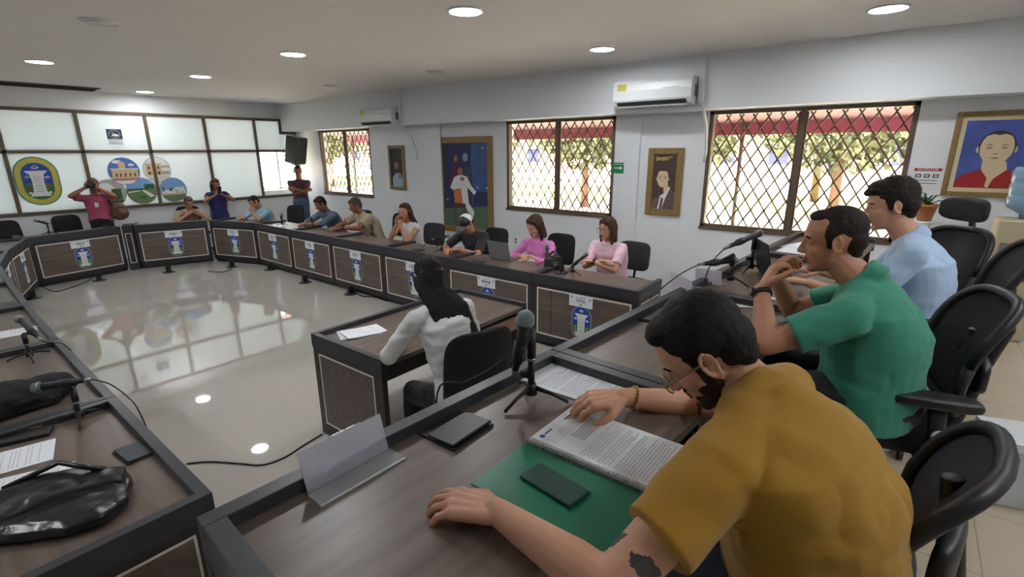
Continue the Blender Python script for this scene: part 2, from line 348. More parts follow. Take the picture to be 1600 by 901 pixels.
for x, y, t in [(5.32, 5.55, 'unlit round ceiling light nearest the camera along the beam'), (5.32, 8.13, 'unlit round ceiling light halfway along the beam'), (5.6, 11.1, 'unlit round ceiling light in the far corner by the beam'),
    (1.52, 5.70, 'unlit round ceiling light at upper left, away from the walls')]:
    downlight(x, y, False, t)
for x, y, t in [(1.6, 2.9, 'over the nearest left desks'), (-1.2, 5.8, 'over the left row, middle'), (-1.2, 8.6, 'over the left row, far end'), (-1.2, 3.0, 'over the left row, near end'), (3.3, -1.4, 'behind the head table'), (1.5, -1.2, 'behind the man in mustard')]:  # unseen lamps added to brighten the hall and the head table
    downlight(x, y, True, 'unseen ceiling light added for brightness, '+t)
e = empty('ceiling_vent', (1.9, 11.55, CZ), label='long dark ceiling air vent grille near the glazed partition', cat='ceiling vent')
MB().bb((-1.35, -0.2, -0.02), (0.95, 0.2, 0)).build('vent_frame', K['frame'], e, bevel=0.004)
m = MB()
for k in range(7): m.box((-0.2, -0.15+k*0.05, -0.03), (2.2, 0.03, 0.005), rot('X', 0.6))
m.build('louvre', K['black'], e)
# ================================================================ desks
def stadium(w, h, n=20, c=(0, 0)):
    r = w/2; pts = []
    for i in range(n+1): t = math.pi*i/n; pts.append((c[0]+r*math.cos(t), c[1]+h/2-r+r*math.sin(t)))
    for i in range(n+1): t = math.pi+math.pi*i/n; pts.append((c[0]+r*math.cos(t), c[1]-h/2+r+r*math.sin(t)))
    return pts
def flat(mb, pts, y, th, mi):
    mb.prism([(x, y, z) for x, z in pts], (0, -th, 0), mi)
def ellpts(cx, cz, a, b, n=20, rz=0): return [(cx+a*math.cos(t)*math.cos(rz)-b*math.sin(t)*math.sin(rz), cz+a*math.cos(t)*math.sin(rz)+b*math.sin(t)*math.cos(rz)) for t in [2*math.pi*i/n for i in range(n)]]
CREST = [K['grey'], K['blue'], K['green'], K['white'], K['grey'], K['yellow'], K['teal'], K['red'], K['navy']]
def crest(w, h, big=False):
    """flat crest seen from -y: tall pillar on green ground under a blue sky"""
    m = MB(); t = 0.0015
    if big: flat(m, stadium(w, h), 0, t, 6); flat(m, stadium(w*.93, h*.95), -t, t, 5); s = 0.66; flat(m, stadium(w*s*1.03, h*.76), -2*t, t, 6); y = -3*t
    else: flat(m, stadium(w, h), 0, t, 0); s = 0.86; y = -t
    W_, H_ = w*s, h*(0.74 if big else 0.92)
    flat(m, stadium(W_, H_), y, t, 1)
    r = W_/2; g = [(-r, -H_*0.10), ] + [(r*math.cos(a), -H_/2+r+r*math.sin(a)) for a in [math.pi+math.pi*i/16 for i in range(17)]] + [(r, -H_*0.10), (r*0.5, -H_*0.05), (0, -H_*0.10), (-r*.5, -H_*.04)]
    flat(m, g, y-t, t, 2)
    col = [(-.38, .29), (.38, .29), (.36, .25), (.24, .19), (.20, .0), (.22, -.28), (.32, -.36), (.34, -.42), (-.34, -.42), (-.32, -.36), (-.22, -.28), (-.20, 0), (-.24, .19), (-.36, .25)]
    flat(m, [(x*W_, z*H_) for x, z in col], y-2*t, t, 3)
    for z in (.12, .05, -.02, -.12, -.2, -.27): flat(m, [(-.14*W_, z*H_), (.14*W_, z*H_), (.14*W_, (z-.012)*H_), (-.14*W_, (z-.012)*H_)], y-3*t, t*.5, 4)
    for cx, cz, a in ((0, .38, .13), (-.33, .12, .1), (.34, .10, .1)): flat(m, ellpts(cx*W_, cz*H_, a*W_, a*W_*.4), y-2*t, t, 3); flat(m, ellpts(cx*W_, cz*H_+a*W_*.25, a*W_*.5, a*W_*.45), y-2*t, t, 3)
    for sx in (-1, 1):
        for k in range(3): flat(m, ellpts(sx*.34*W_, (-.14-.09*k)*H_, .055*W_, .05*W_, 8), y-2*t, t, (7 if big else 5) if k < 2 else 3)
    return m
def nameplate(w, h, seed):
    m = MB(); t = 0.001; r = random.Random(seed); flat(m, [(-w/2, -h/2), (w/2, -h/2), (w/2, h/2), (-w/2, h/2)], 0, t, 0)
    def word(cx, cz, tw, th, mi):
        x = cx-tw/2
        while x < cx+tw/2-th*.3:
            lw = th*r.uniform(.45, .8)
            if r.random() < .85:
                k = r.randint(0, 3)
                if k == 0: m.bb((x, -t*1.6, cz-th/2), (x+lw*.3, -t, cz+th/2), mi); m.bb((x, -t*1.6, cz+th*.3), (x+lw*.8, -t, cz+th/2), mi)
                elif k == 1: m.bb((x, -t*1.6, cz-th/2), (x+lw*.8, -t, cz-th*.3), mi); m.bb((x+lw*.25, -t*1.6, cz-th/2), (x+lw*.55, -t, cz+th/2), mi)
                elif k == 2: m.bb((x, -t*1.6, cz-th/2), (x+lw*.28, -t, cz+th/2), mi); m.bb((x+lw*.52, -t*1.6, cz-th/2), (x+lw*.8, -t, cz+th/2), mi); m.bb((x, -t*1.6, cz-th*.1), (x+lw*.8, -t, cz+th*.1), mi)
                else: m.bb((x, -t*1.6, cz-th/2), (x+lw*.8, -t, cz+th/2), mi)
            x += lw
    word(0, h*.27, w*.42, h*.07, 2); word(0, h*.05, w*.5, h*.16, 1); word(0, -h*.12, w*.4, h*.06, 1)
    flat(m, ellpts(-w*.4, h*.27, w*.03, h*.09, 10), -t, t*.6, 2); flat(m, ellpts(w*.4, h*.2, w*.03, h*.09, 10), -t, t*.6, 2); flat(m, ellpts(0, -h*.33, w*.05, h*.06, 10), -t, t*.6, 1)
    return m
def strip_rect(mb, x0, x1, z0, z1, t=0.013, y=-0.003, axis='x'):
    def b(a0, a1, c0, c1):
        if axis == 'x': mb.bb((a0, y, c0), (a1, y+0.004, c1))
        else: mb.bb((y, a0, c0), (y+0.004, a1, c1))
    b(x0, x1, z0, z0+t); b(x0, x1, z1-t, z1); b(x0, x0+t, z0, z1); b(x1-t, x1, z0, z1)
def desk(A, B, z0, label, depth=0.58, sign=None, group='desk units of the horseshoe', ends=(False, False), hgt=0.80, cat='desk', front=True, seam=None, crestw=0.235):
    A = V(A); B = V(B); w = (B-A).length-0.004; a = math.atan2(B.y-A.y, B.x-A.x)
    e = empty('desk', (A.x, A.y, z0), a, label, cat, group); h = hgt; rm = 0.045; e['w'] = w; del e['w']
    m = MB(); m.bb((rm-.002, rm-.002, h-0.065), (w-rm+.002, depth, h-0.035)); m.build('desktop', K['woodtop'], e)
    m = MB(); m.bb((0, 0, h-0.10), (w, rm, h)); m.bb((0, rm, h-0.10), (rm, depth, h)); m.bb((w-rm, rm, h-0.10), (w, depth, h)); m.build('rim', K['rim'], e, bevel=0.0025)
    m = MB(); m.bb((0.0, 0.006, 0.05), (0.055, 0.05, h-0.1)); m.bb((w-0.055, 0.006, 0.05), (w, 0.05, h-0.1)); m.bb((0, 0.006, 0.05), (w, 0.05, 0.13)); m.bb((0.055, 0.006, h-0.135), (w-0.055, 0.05, h-0.1))
    m.bb((0.02, 0.05, 0), (w-0.02, 0.08, 0.1)); m.build('front_frame', K['black'], e)
    MB().bb((0.055, 0.008, 0.13), (w-0.055, 0.03, h-0.135)).build('front_panel', K['woodpan'], e)
    m = MB(); strip_rect(m, 0.062, w-0.062, 0.137, h-0.142, 0.014, 0.003); m.build('silver_moulding', K['strip'], e)
    for k in (0, 1):
        x = 0.002 if k == 0 else w-0.027
        sp = MB().bb((x, 0.05, 0), (x+0.025, depth-0.02, h-0.1)).build('side_panel', K['black'], e)
        if ends[k]:
            xx = -0.002 if k == 0 else w-0.002
            MB().bb((xx, 0.09, 0.12), (xx+0.004, depth-0.08, h-0.15)).build('side_inlay', K['woodpan'], sp)
            q = MB(); strip_rect(q, 0.08, depth-0.07, 0.11, h-0.14, 0.010, xx-0.001 if k == 0 else xx+.002, 'y'); q.build('silver_moulding', K['strip'], sp)
    if seam is not None: MB().bb((w*seam-.002, 0.006, 0.137), (w*seam+.002, 0.01, h-0.142)).build('panel_joint', K['black'], e)
    if sign is not None:
        c = crest(crestw, 0.37).build('crest', CREST, e); c.location = (w/2+0.01, 0.0065, 0.36)
        c = nameplate(0.27, 0.125, sign).build('name_card', [K['paper'], K['ink2'], K['blue']], e); c.location = (w/2, -0.001, h-0.205)
    return e
FAR = [(0.76, 8.32), (0.98, 9.45), (1.34, 10.6), (2.60, 10.90)]
LEFT = [(0.565, 1.92), (0.58, 3.18), (0.60, 4.54), (0.64, 5.87), (0.69, 7.10), (0.76, 8.32), (0.98, 9.45), (1.34, 10.60)]
for i in range(7):
    pos = ['nearest of the left row, black leather bag on it', 'second of the left row, black bag lump and microphone on it', 'third of the left row', 'fourth of the left row',
           'fifth of the left row', 'sixth of the left row', 'far left bend of the horseshoe'][i]
    desk(LEFT[i], LEFT[i+1], 0, 'dark-rimmed taupe desk unit, '+pos, depth=0.62, sign=100+i, ends=(i == 0, False))
desk((1.345, 10.60), (2.60, 10.90), 0, 'dark-rimmed desk unit with crest in front of the standing photographer in pink', depth=.5, sign=1)
e = empty('filler_column', (2.61, 10.90, 0), math.atan2(-0.05, 0.15), 'narrow black column with silver outline between two far desk units', 'desk panel')
MB().bb((0, 0, 0), (0.155, 0.4, 0.80)).build('column', K['black'], e, bevel=.003); m = MB(); strip_rect(m, 0.03, 0.125, 0.13, 0.67, 0.010, -0.004); m.build('silver_moulding', K['strip'], e)
desk((2.775, 10.85), (3.87, 10.5), 0, 'dark-rimmed desk unit with crest where the bowed man in beige leans', depth=.5, sign=2)
ROW = [(3.885, 10.47), (4.25, 9.4), (4.235, 8.15), (4.215, 6.9), (4.195, 5.6), (4.185, 4.33), (4.185, 3.02), (4.195, 1.81)]
RL = ['angled desk unit with crest before the bowed man in pale blue', 'desk unit with crest before the man in the grey shirt', 'desk unit with crest before the man in the beige polo',
      'desk unit with crest in front of the long-haired woman with raised hands', 'desk unit before the man in the cap, behind the woman in white', 'desk unit with the grey laptop, before the woman in the pink shirt',
      'end desk unit of the window row, before the woman in pale pink']
for i in range(7):
    desk(ROW[i], ROW[i+1], 0, RL[i], sign=10+i, ends=(False, i == 6), seam=(0.2 if i == 6 else None))
# head table on the platform
SE = [0.0, 1.21, 2.425, 3.775, 4.95]
HL = ['head-table desk unit under the hands of the man in mustard', 'head-table desk unit beside the man in green', 'head-table desk unit with the dark laptop, before the man in blue', 'last head-table desk unit by the window, papers on it']
for i in range(4):
    b = dl(SE[i]); a = dl(SE[i+1]); desk(a, b, DZ, HL[i], sign=None, depth=0.60, group='head-table desk units on the platform', ends=(False, i == 0))
# ---- secretary's desk
e = empty('secretary_desk', (3.29, 3.235, 0), math.pi-math.atan2(-0.02, 1.54), 'dark-framed low desk with a drawer where the woman in white sits', 'desk')
e.rotation_euler.z = math.atan2(3.225-3.235, 1.74-3.29); w = 1.55; d = 0.80; h = 0.80; rm = .04
MB().bb((rm, rm, h-.065), (w-rm, d-0.01, h-.035)).build('desktop', K['woodtop'], e)
m = MB(); m.bb((0, 0, h-.1), (w, rm, h)); m.bb((0, rm, h-.1), (rm, d, h)); m.bb((w-rm, rm, h-.1), (w, d, h)); m.build('rim', K['rim'], e, bevel=.0025)
for k in (0, 1):
    x = 0 if k == 0 else w-.04; sp = MB().bb((x, .01, 0), (x+.04, d, h-.1)).build('side_panel', K['black'], e, bevel=.003)
    xx = -0.003 if k == 0 else w-.001
    MB().bb((xx, .1, .12), (xx+.004, d-.1, h-.15)).build('side_inlay', K['woodpan'], sp); q = MB(); strip_rect(q, .085, d-.085, .105, h-.135, .011, xx-.001 if k == 0 else xx+.002, 'y'); q.build('silver_moulding', K['strip'], sp)
MB().bb((.04, .02, .2), (w-.04, .045, h-.1)).build('modesty_panel', K['black'], e)
dr = MB().bb((.06, d-.03, h-.21), (.56, d-.005, h-.095)).build('drawer', K['woodlt'], e, bevel=.003)
MB().bb((.06, .3, h-.2), (.56, d-.03, h-.11)).build('drawer_box', K['black'], dr)
# ---- floor sockets
def outlet(x, y, label):
    e = empty('floor_socket', (x, y, 0), label=label, cat='floor socket', group='small black floor sockets in front of the desks')
    MB().cone((0, 0, 0), (0, 0, .012), .10, .09, 20).build('base', K['bplastic'], e); MB().bb((-.035, -.03, .012), (.035, .03, .13)).build('post', K['bplastic'], e, bevel=.004)
for c, t in [((52, 466), 'small black floor socket at the far left desks'), ((155, 438), 'small black floor socket below the photographer desk'), ((264, 425), 'small black floor socket below the bowed man desk'), ((363, 417), 'small black floor socket at the far bend'),
             ((422, 421), 'small black floor socket before the grey-shirt man desk'), ((477, 441), 'small black floor socket before the beige polo desk'), ((548, 459), 'small black floor socket nearest the secretary desk')]:
    p_ = at(*c, z=0); outlet(p_.x, p_.y, t)
# ================================================================ wall things
# crest and pictures on the glazed partition (flat prints on the glass)
GY = YB-0.004
c = crest(0.60, 0.84, True).build('wall_crest', CREST, loc=(1.855, GY, 1.585)); tag(c, 'large oval town crest print with yellow and green border on the glazed partition', 'crest')
RIMM = K['navy']
def disc_photo(cx, cz, r, kind, label, lift=0):
    m = MB(); t = .001; y = 0.0
    mats = [K['grey'], K['skyb'], K['sand'], K['dgreen'], K['white'], K['dgrey'], K['dred'], K['brown'], K['dblue'], K['leaf']]
    flat(m, ellpts(0, 0, r, r, 40), y, t, 0); y -= t; r2 = r*.96
    flat(m, ellpts(0, 0, r2, r2, 40), y, t, {0: 8, 1: 4, 2: 5, 3: 1, 4: 1}[kind]); y -= t
    def chord(z0, z1, mi, yy=None):
        pts = []
        for z in [z0+(z1-z0)*i/8 for i in range(9)]: pts.append((math.sqrt(max(0, r2*r2-z*z)), z))
        pts += [(-x, z) for x, z in reversed(pts)]; flat(m, pts, y if yy is None else yy, t, mi)
    def rc(x0, x1, z0, z1, mi, k=1): flat(m, [(x0*r, z0*r), (x1*r, z0*r), (x1*r, z1*r), (x0*r, z1*r)], y-k*t, t*.7, mi)
    if kind == 0:   # pale stone building with a tower under a blue sky
        chord(-r2*.97, -r2*.45, 4); chord(-r2*.72, -r2*.52, 6, y-t*.5); rc(-.75, .85, -.5, .15, 2); rc(-.3, .12, .1, .62, 2); rc(-.2, .02, .62, .72, 5); rc(-.8, .9, .13, .2, 4, 2)
        for x in (-.55, -.3, 0, .3, .6): rc(x, x+.1, -.4, -.15, 7, 2)
        flat(m, ellpts(-.35*r, .75*r*.9, .3*r, .12*r), y-t*.4, t*.5, 4); flat(m, ellpts(.5*r, .45*r, .2*r, .09*r), y-t*.4, t*.5, 4)
    elif kind == 1: # ochre facade with arches
        chord(-r2*.97, -r2*.5, 4); rc(-.8, .3, -.45, .5, 2); rc(.3, .8, -.45, .3, 4); rc(.3, .95, .15, .3, 5, 2); rc(.3, .9, -.4, -.15, 5, 2)
        for x in (-.65, -.3, .02): rc(x, x+.14, .05, .25, 7, 2); rc(x, x+.16, -.4, -.15, 7, 2)
        for k in range(3): rc(-.6, .6, -.56-.1*k, -.6-.1*k, 2, 2)
    elif kind == 2: # grey photograph
        flat(m, ellpts(-.25*r, .25*r, .55*r, .5*r), y, t, 4); rc(.1, .7, -.5, .3, 9, 1); chord(-r2*.97, -r2*.55, 9)
    elif kind == 3: # park with a path
        chord(-r2*.97, r2*.15, 3); rc(-.9, .4, .1, .2, 9); rc(.2, .85, .15, .5, 9); flat(m, [(0, .05*r), (.2*r, .08*r), (.8*r, -.4*r), (.5*r, -.5*r)], y-t*1.5, t, 4); flat(m, [(-.9*r, -.02*r), (-.1*r, .05*r), (-.1*r, .0), (-.88*r, -.1*r)], y-t*1.5, t, 4)
        rc(-.5, -.46, .1, .6, 5, 2); flat(m, ellpts(0, -.45*r, .25*r, .08*r), y-t*1.5, t, 9)
    else:           # lawn with low white buildings under a blue sky
        chord(-r2*.97, -r2*.4, 3); chord(-r2*.42, -r2*.25, 2, y-t*.3); rc(-.85, .85, -.28, .02, 4); rc(.1, .8, .0, .22, 4); rc(-.8, -.68, -.1, .25, 9, 2); rc(-.3, -.12, -.1, .15, 9, 2); rc(.1, .3, -.15, 0, 5, 2)
        for x in (.15, .35, .6): rc(x, x+.1, -.3, -.12, 5, 2)
    o = m.build('round_picture', mats, loc=(cx, GY-lift, cz)); tag(o, label, 'picture', 'round photo prints on the glazed partition')
disc_photo(3.13, 1.715, .262, 0, 'round print of a pale stone building under a blue sky, upper left of five', .006)
disc_photo(3.69, 1.73, .245, 1, 'round print of an ochre facade, crossed by the dark mullion', .006)
disc_photo(2.84, 1.31, .26, 2, 'grey round print half hidden behind the photographer in pink')
disc_photo(3.36, 1.32, .262, 3, 'round print of a green park with a path, low centre of five')
disc_photo(3.92, 1.31, .25, 4, 'round print of white buildings on a lawn, rightmost of five')
m = MB(); t = .001; rr = lambda a, b, c_, d_: [(a, c_), (b, c_), (b, d_), (a, d_)]
flat(m, rr(-.12, .12, -.16, .16), 0, t, 0); flat(m, rr(-.12, .12, -.02, .16), -t, t, 1); flat(m, ellpts(0, .07, .095, .08), -2*t, t, 2); flat(m, ellpts(0, .07, .078, .064), -3*t, t, 1); flat(m, ellpts(.01, .05, .055, .022), -4*t, t, 0); flat(m, ellpts(-.02, .09, .03, .014), -4*t, t, 2)
flat(m, rr(-.12, .12, -.04, -.03), -t, t, 2); flat(m, rr(-.11, .11, -.11, -.1), -t, t, 1)
for k in range(7): flat(m, rr(-.1+k*.03, -.082+k*.03, -.085, -.06), -t, t, 2)
tag(m.build('sticker', [K['white'], K['navy'], K['grey']], loc=(3.1, GY, 2.335)), 'small navy and white paper notice on an upper glass pane', 'notice')
# pictures on the window wall : local x = along the wall to the right as seen (towards -Y), z up, front = -X
def picture(y0, y1, z0, z1, fw, art, label, cat='painting', name='painting', thick=.04):
    """y0 left edge as seen (far), y1 right edge (near)"""
    e = empty(name, (XW-0.001 if art.__name__ != 'art_child' else XW, (y0+y1)/2, (z0+z1)/2), -math.pi/2, label, cat); w = abs(y0-y1); h = z1-z0
    f = MB()
    for s in (-1, 1): f.bb((s*w/2, -thick, -h/2), (s*(w/2-fw), 0, h/2)); f.bb((-w/2+fw, -thick, s*h/2), (w/2-fw, 0, s*(h/2-fw)))
    f.build('frame', K['gold'], e, bevel=.008)
    m = MB(); mats = art(m, w/2-fw, h/2-fw, -thick*.45); m.build('canvas', mats, e)
    return e
P_ = lambda pts, W_, H_: [(x*W_, z*H_) for x, z in pts]
SKIN = [mat('painted_skin', (214, 192, 158), .7), mat('painted_skin_dark', (150, 118, 92), .7)]
def base(m, W_, H_, y, mi): flat(m, [(-W_, -H_), (W_, -H_), (W_, H_), (-W_, H_)], y, .004, mi)
def art_guitar(m, W_, H_, y):
    mats = [mat('painting_blue', (38, 48, 92), .6, var=.25, vscale=5), mat('painting_blue2', (62, 88, 142), .6, var=.2, vscale=5), mat('painting_green', (86, 106, 88), .6, var=.15, vscale=4), mat('painting_wine', (92, 34, 58), .6), K['white'], SKIN[1], mat('painting_ghost', (130, 160, 176), .6), K['orange'], K['brown'], mat('painting_suit', (52, 66, 88), .6)]
    t = .001; base(m, W_, H_, y, 0); y -= .004
    flat(m, P_([(.28, -.45), (1, -.45), (1, 1), (.28, 1)], W_, H_), y, t, 1); flat(m, P_([(-1, -1), (1, -1), (1, -.44), (-1, -.58)], W_, H_), y-t, t, 2); flat(m, P_([(.35, -.44), (1, -.44), (1, -.12), (.35, -.1)], W_, H_), y-t, t, 0)
    flat(m, P_([(-.75, -.05), (-.1, -.05), (-.15, .45), (-.35, .52), (-.6, .45)], W_, H_), y-2*t, t, 3); flat(m, ellpts(-.42*W_, .66*H_, .13*W_, .1*H_), y-3*t, t, 3); flat(m, ellpts(-.40*W_, .64*H_, .09*W_, .075*H_), y-4*t, t, 5)
    flat(m, P_([(-.12, -.2), (.4, -.2), (.3, .42), (.05, .5)], W_, H_), y-2*t, t, 9); flat(m, ellpts(-.02*W_+.03, .68*H_, .12*W_, .1*H_), y-3*t, t, 6)
    flat(m, P_([(-.7, -.05), (-.5, .2), (-.2, .28), (.1, .22), (.3, 0), (.5, -.12), (.4, -.2), (.1, -.02), (.15, -.4), (.4, -.6), (.3, -.8), (0, -.5), (-.25, -.35), (-.35, -.1), (-.6, -.1)], W_, H_), y-4*t, t, 4)
    flat(m, ellpts(-.2*W_, .34*H_, .12*W_, .095*H_), y-5*t, t, 5); flat(m, P_([(-.55, -.1), (-.2, -.05), (-.12, -.45), (-.5, -.42)], W_, H_), y-5*t, t, 7); flat(m, P_([(-.55, -.42), (0, -.42), (0, -.52), (-.55, -.52)], W_, H_), y-5*t, t, 8)
    for x in (-.5, -.1): flat(m, P_([(x, -1), (x+.05, -1), (x+.05, -.5), (x, -.5)], W_, H_), y-5*t, t, 8)
    flat(m, ellpts(-.12*W_, .17*H_, .1*W_, .05*H_), y-6*t, t, 5)
    for x, z in ((.55, -.02), (.95, -.02), (-.85, -.35), (.8, .88)): flat(m, ellpts(x*W_, z*H_, .03*W_, .02*H_, 8), y-3*t, t, 4)
    return mats
def face(m, cx, cz, w, h, y, skin, hair, dark, smile=False, t=.001):
    """painted frontal head"""
    flat(m, ellpts(cx, cz+h*.16, w*1.05, h*.92, 24), y, t, hair)
    pts = [(-.86, .55), (-.96, .1), (-.88, -.35), (-.62, -.75), (-.3, -.97), (0, -1), (.3, -.97), (.62, -.75), (.88, -.35), (.96, .1), (.86, .55), (.7, .82), (.35, .95), (0, .88), (-.35, .95), (-.7, .82)]
    for s in (-1, 1): flat(m, ellpts(cx+s*w*1.02, cz-h*.02, w*.13, h*.2, 12), y-t*.5, t*.4, skin)
    flat(m, [(cx+a*w, cz+b*h*.92) for a, b in pts], y-t, t, skin)
    for s in (-1, 1):
        flat(m, [(cx+s*w*.18, cz+h*.2), (cx+s*w*.4, cz+h*.3), (cx+s*w*.72, cz+h*.22), (cx+s*w*.4, cz+h*.22)], y-2*t, t, dark)
        flat(m, ellpts(cx+s*w*.42, cz+h*.07, w*.17, h*.055, 12), y-2*t, t, dark)
    flat(m, [(cx-w*.14, cz-h*.25), (cx+w*.14, cz-h*.25), (cx+w*.1, cz-h*.31), (cx-w*.1, cz-h*.31)], y-2*t, t, dark)
    flat(m, [(cx-w*.32, cz-h*.52), (cx, cz-h*.48), (cx+w*.32, cz-h*.52), (cx, cz-h*.59)], y-2*t, t, dark)
    if smile: flat(m, [(cx-w*.3, cz-h*.5), (cx+w*.3, cz-h*.5), (cx, cz-h*.6)], y-3*t, t, 4)
def art_trumpet(m, W_, H_, y):
    mats = [mat('painting_brown', (74, 56, 50), .6, var=.2, vscale=6), SKIN[0], mat('painting_black', (34, 28, 28), .6), mat('painting_suit2', (104, 84, 84), .6, var=.15, vscale=12), K['white'], mat('painting_brass', (190, 160, 90), .5), mat('painting_shade', (120, 92, 70), .6)]
    base(m, W_, H_, y, 0); y -= .004; t = .001
    flat(m, P_([(-1, -1), (1, -1), (1, -.42), (.75, -.3), (.5, -.2), (.1, -.45), (-.3, -.5), (-.8, -.65), (-1, -.8)], W_, H_), y, t, 3)
    flat(m, P_([(-.45, -1), (-.25, -.5), (.05, -.42), (.45, -.15), (.6, -.2), (.2, -.62), (-.05, -1)], W_, H_), y-t, t, 4); flat(m, P_([(-.3, -1), (-.15, -.55), (.05, -.62), (-.05, -1)], W_, H_), y-2*t, t, 3)
    flat(m, [(x*W_-.02, z*H_) for x, z in ((.1, -.1), (.5, 0), (.5, -.3), (.15, -.4))], y-1.5*t, t, 1)
    face(m, -.12*W_, .12*H_, .52*W_, .34*H_, y-3*t, 1, 2, 6, True)
    tr = [(-.8, .78), (-.7, .76), (-.6, .80), (.6, .90), (.6, .93), (-.6, .88), (-.7, .9), (-.8, .96)]
    flat(m, P_(tr, W_, H_), y-2*t, t, 5); flat(m, P_([(-.4, .76), (.3, .82), (.3, .85), (-.4, .79)], W_, H_), y-2*t, t, 5)
    for x in (-.3, -.15, 0): flat(m, P_([(x, .78), (x+.06, .785), (x+.06, .9), (x, .895)], W_, H_), y-3*t, t, 5)
    return mats
def art_man(m, W_, H_, y):
    mats = [mat('painting_blue3', (70, 86, 160), .6, var=.3, vscale=4), SKIN[0], mat('painting_hair', (52, 46, 46), .6), K['red'], K['white'], mat('painting_mat', (206, 196, 160), .6), mat('painting_shade2', (134, 118, 100), .6)]
    base(m, W_, H_, y, 5); y -= .004; t = .001; W_ *= .86; H_ *= .89; flat(m, [(-W_, -H_), (W_, -H_), (W_, H_), (-W_, H_)], y, t, 0)
    flat(m, P_([(-1, -1), (1, -1), (.95, -.72), (.6, -.5), (.3, -.42), (0, -.7), (-.3, -.42), (-.85, -.62), (-1, -.8)], W_, H_), y-t, t, 3)
    flat(m, P_([(-.32, -.2), (.36, -.2), (.42, -.44), (.1, -.72), (0, -1), (-.1, -.95), (-.08, -.7), (-.3, -.45)], W_, H_), y-2*t, t, 1)
    face(m, .0, .16*H_, .50*W_, .50*H_, y-3*t, 1, 2, 6)
    return mats
def art_small(m, W_, H_, y):
    mats = [mat('painting_dark', (40, 44, 52), .6), SKIN[1], mat('painting_black2', (26, 24, 26), .6), mat('painting_paleblue', (150, 180, 196), .6), K['white'], mat('painting_shade3', (96, 66, 52), .6)]
    base(m, W_, H_, y, 0); y -= .004; t = .001
    flat(m, P_([(-.85, -1), (.9, -1), (.85, -.45), (.4, -.25), (-.3, -.3), (-.8, -.5)], W_, H_), y, t, 3); face(m, -.05*W_, .12*H_, .38*W_, .2*H_, y-t, 1, 2, 5)
    flat(m, P_([(.2, -.6), (.75, -.55), (.8, -.3), (.3, -.28)], W_, H_), y-t, t, 1); return mats
picture(8.52, 8.03, 1.30, 2.18, .06, art_small, 'small narrow portrait of a man in pale blue, left of the big painting')
picture(7.03, 5.72, .58, 2.31, .11, art_guitar, 'large dark blue painting of musicians in a wide gold frame')
picture(2.89, 2.40, 1.19, 2.09, .085, art_trumpet, 'gold-framed portrait of a smiling man in a suit under a trumpet')
picture(-.262, -.94, 1.605, 2.405, .045, art_man, 'portrait of a man in a red shirt on a blue ground, right edge')
# green exit sign
m = MB(); t = .001; flat(m, rr(-.105, .105, -.075, .075), 0, .003, 0); y = -.003
flat(m, [(-.07, .008), (.02, .008), (.02, .03), (.06, 0), (.02, -.03), (.02, -.008), (-.07, -.008)], y, t, 1); flat(m, rr(-.08, .08, .05, .056), y, t, 1)
o = m.build('exit_sign', [K['exitg'], K['white']], loc=(XW-.051, 3.29, 1.815)); o.location = (XW-.002, 3.34, 1.815); o.rotation_euler.z = -math.pi/2; tag(o, 'small green sign with a white arrow beside the barred window', 'sign')
# extinguisher sign
m = MB(); pts = [(-.115, .12), (.115, .12), (.115, -.08), (0, -.125), (-.115, -.08)]; flat(m, pts, 0, .002, 0); y = -.002
flat(m, rr(-.11, .11, .085, .115), y, t, 1)
for k, (x, q) in enumerate(((-.07, .03), (0, .03), (.07, .03))): flat(m, rr(x-.024, x+.024, .02, .055), y, t, 2); flat(m, rr(x-.014, x+.014, .03, .045), y-t, t, 0)
for z in (-.01, -.04): flat(m, rr(-.09, .09, z, z+.006), y, t, 2)
o = m.build('poster', [K['white'], K['red'], K['navy']], loc=(XW-.002, -.128, 1.755)); o.rotation_euler.z = -math.pi/2; tag(o, 'small white notice with a red EXTINTOR header and pointed foot', 'notice')
text_mesh('EXTINTOR', .034, 'lettering', K['white'], o, (0, -.0035, .1), rot('X', math.pi/2))
# wall sockets
for y_, z_, l in ((5.22, .56, 'white double wall socket beside the man in the cap'), ):
    e = empty('wall_socket', (XW, y_, z_), -math.pi/2, l, 'wall socket'); MB().bb((-.05, -.01, -.06), (.05, 0, .06)).build('plate', K['wplastic'], e, bevel=.003)
    m = MB(); m.bb((-.025, -.013, .008), (.025, -.01, .04)); m.bb((-.025, -.013, -.04), (.025, -.01, -.008)); m.build('outlet', K['gplastic'], e)
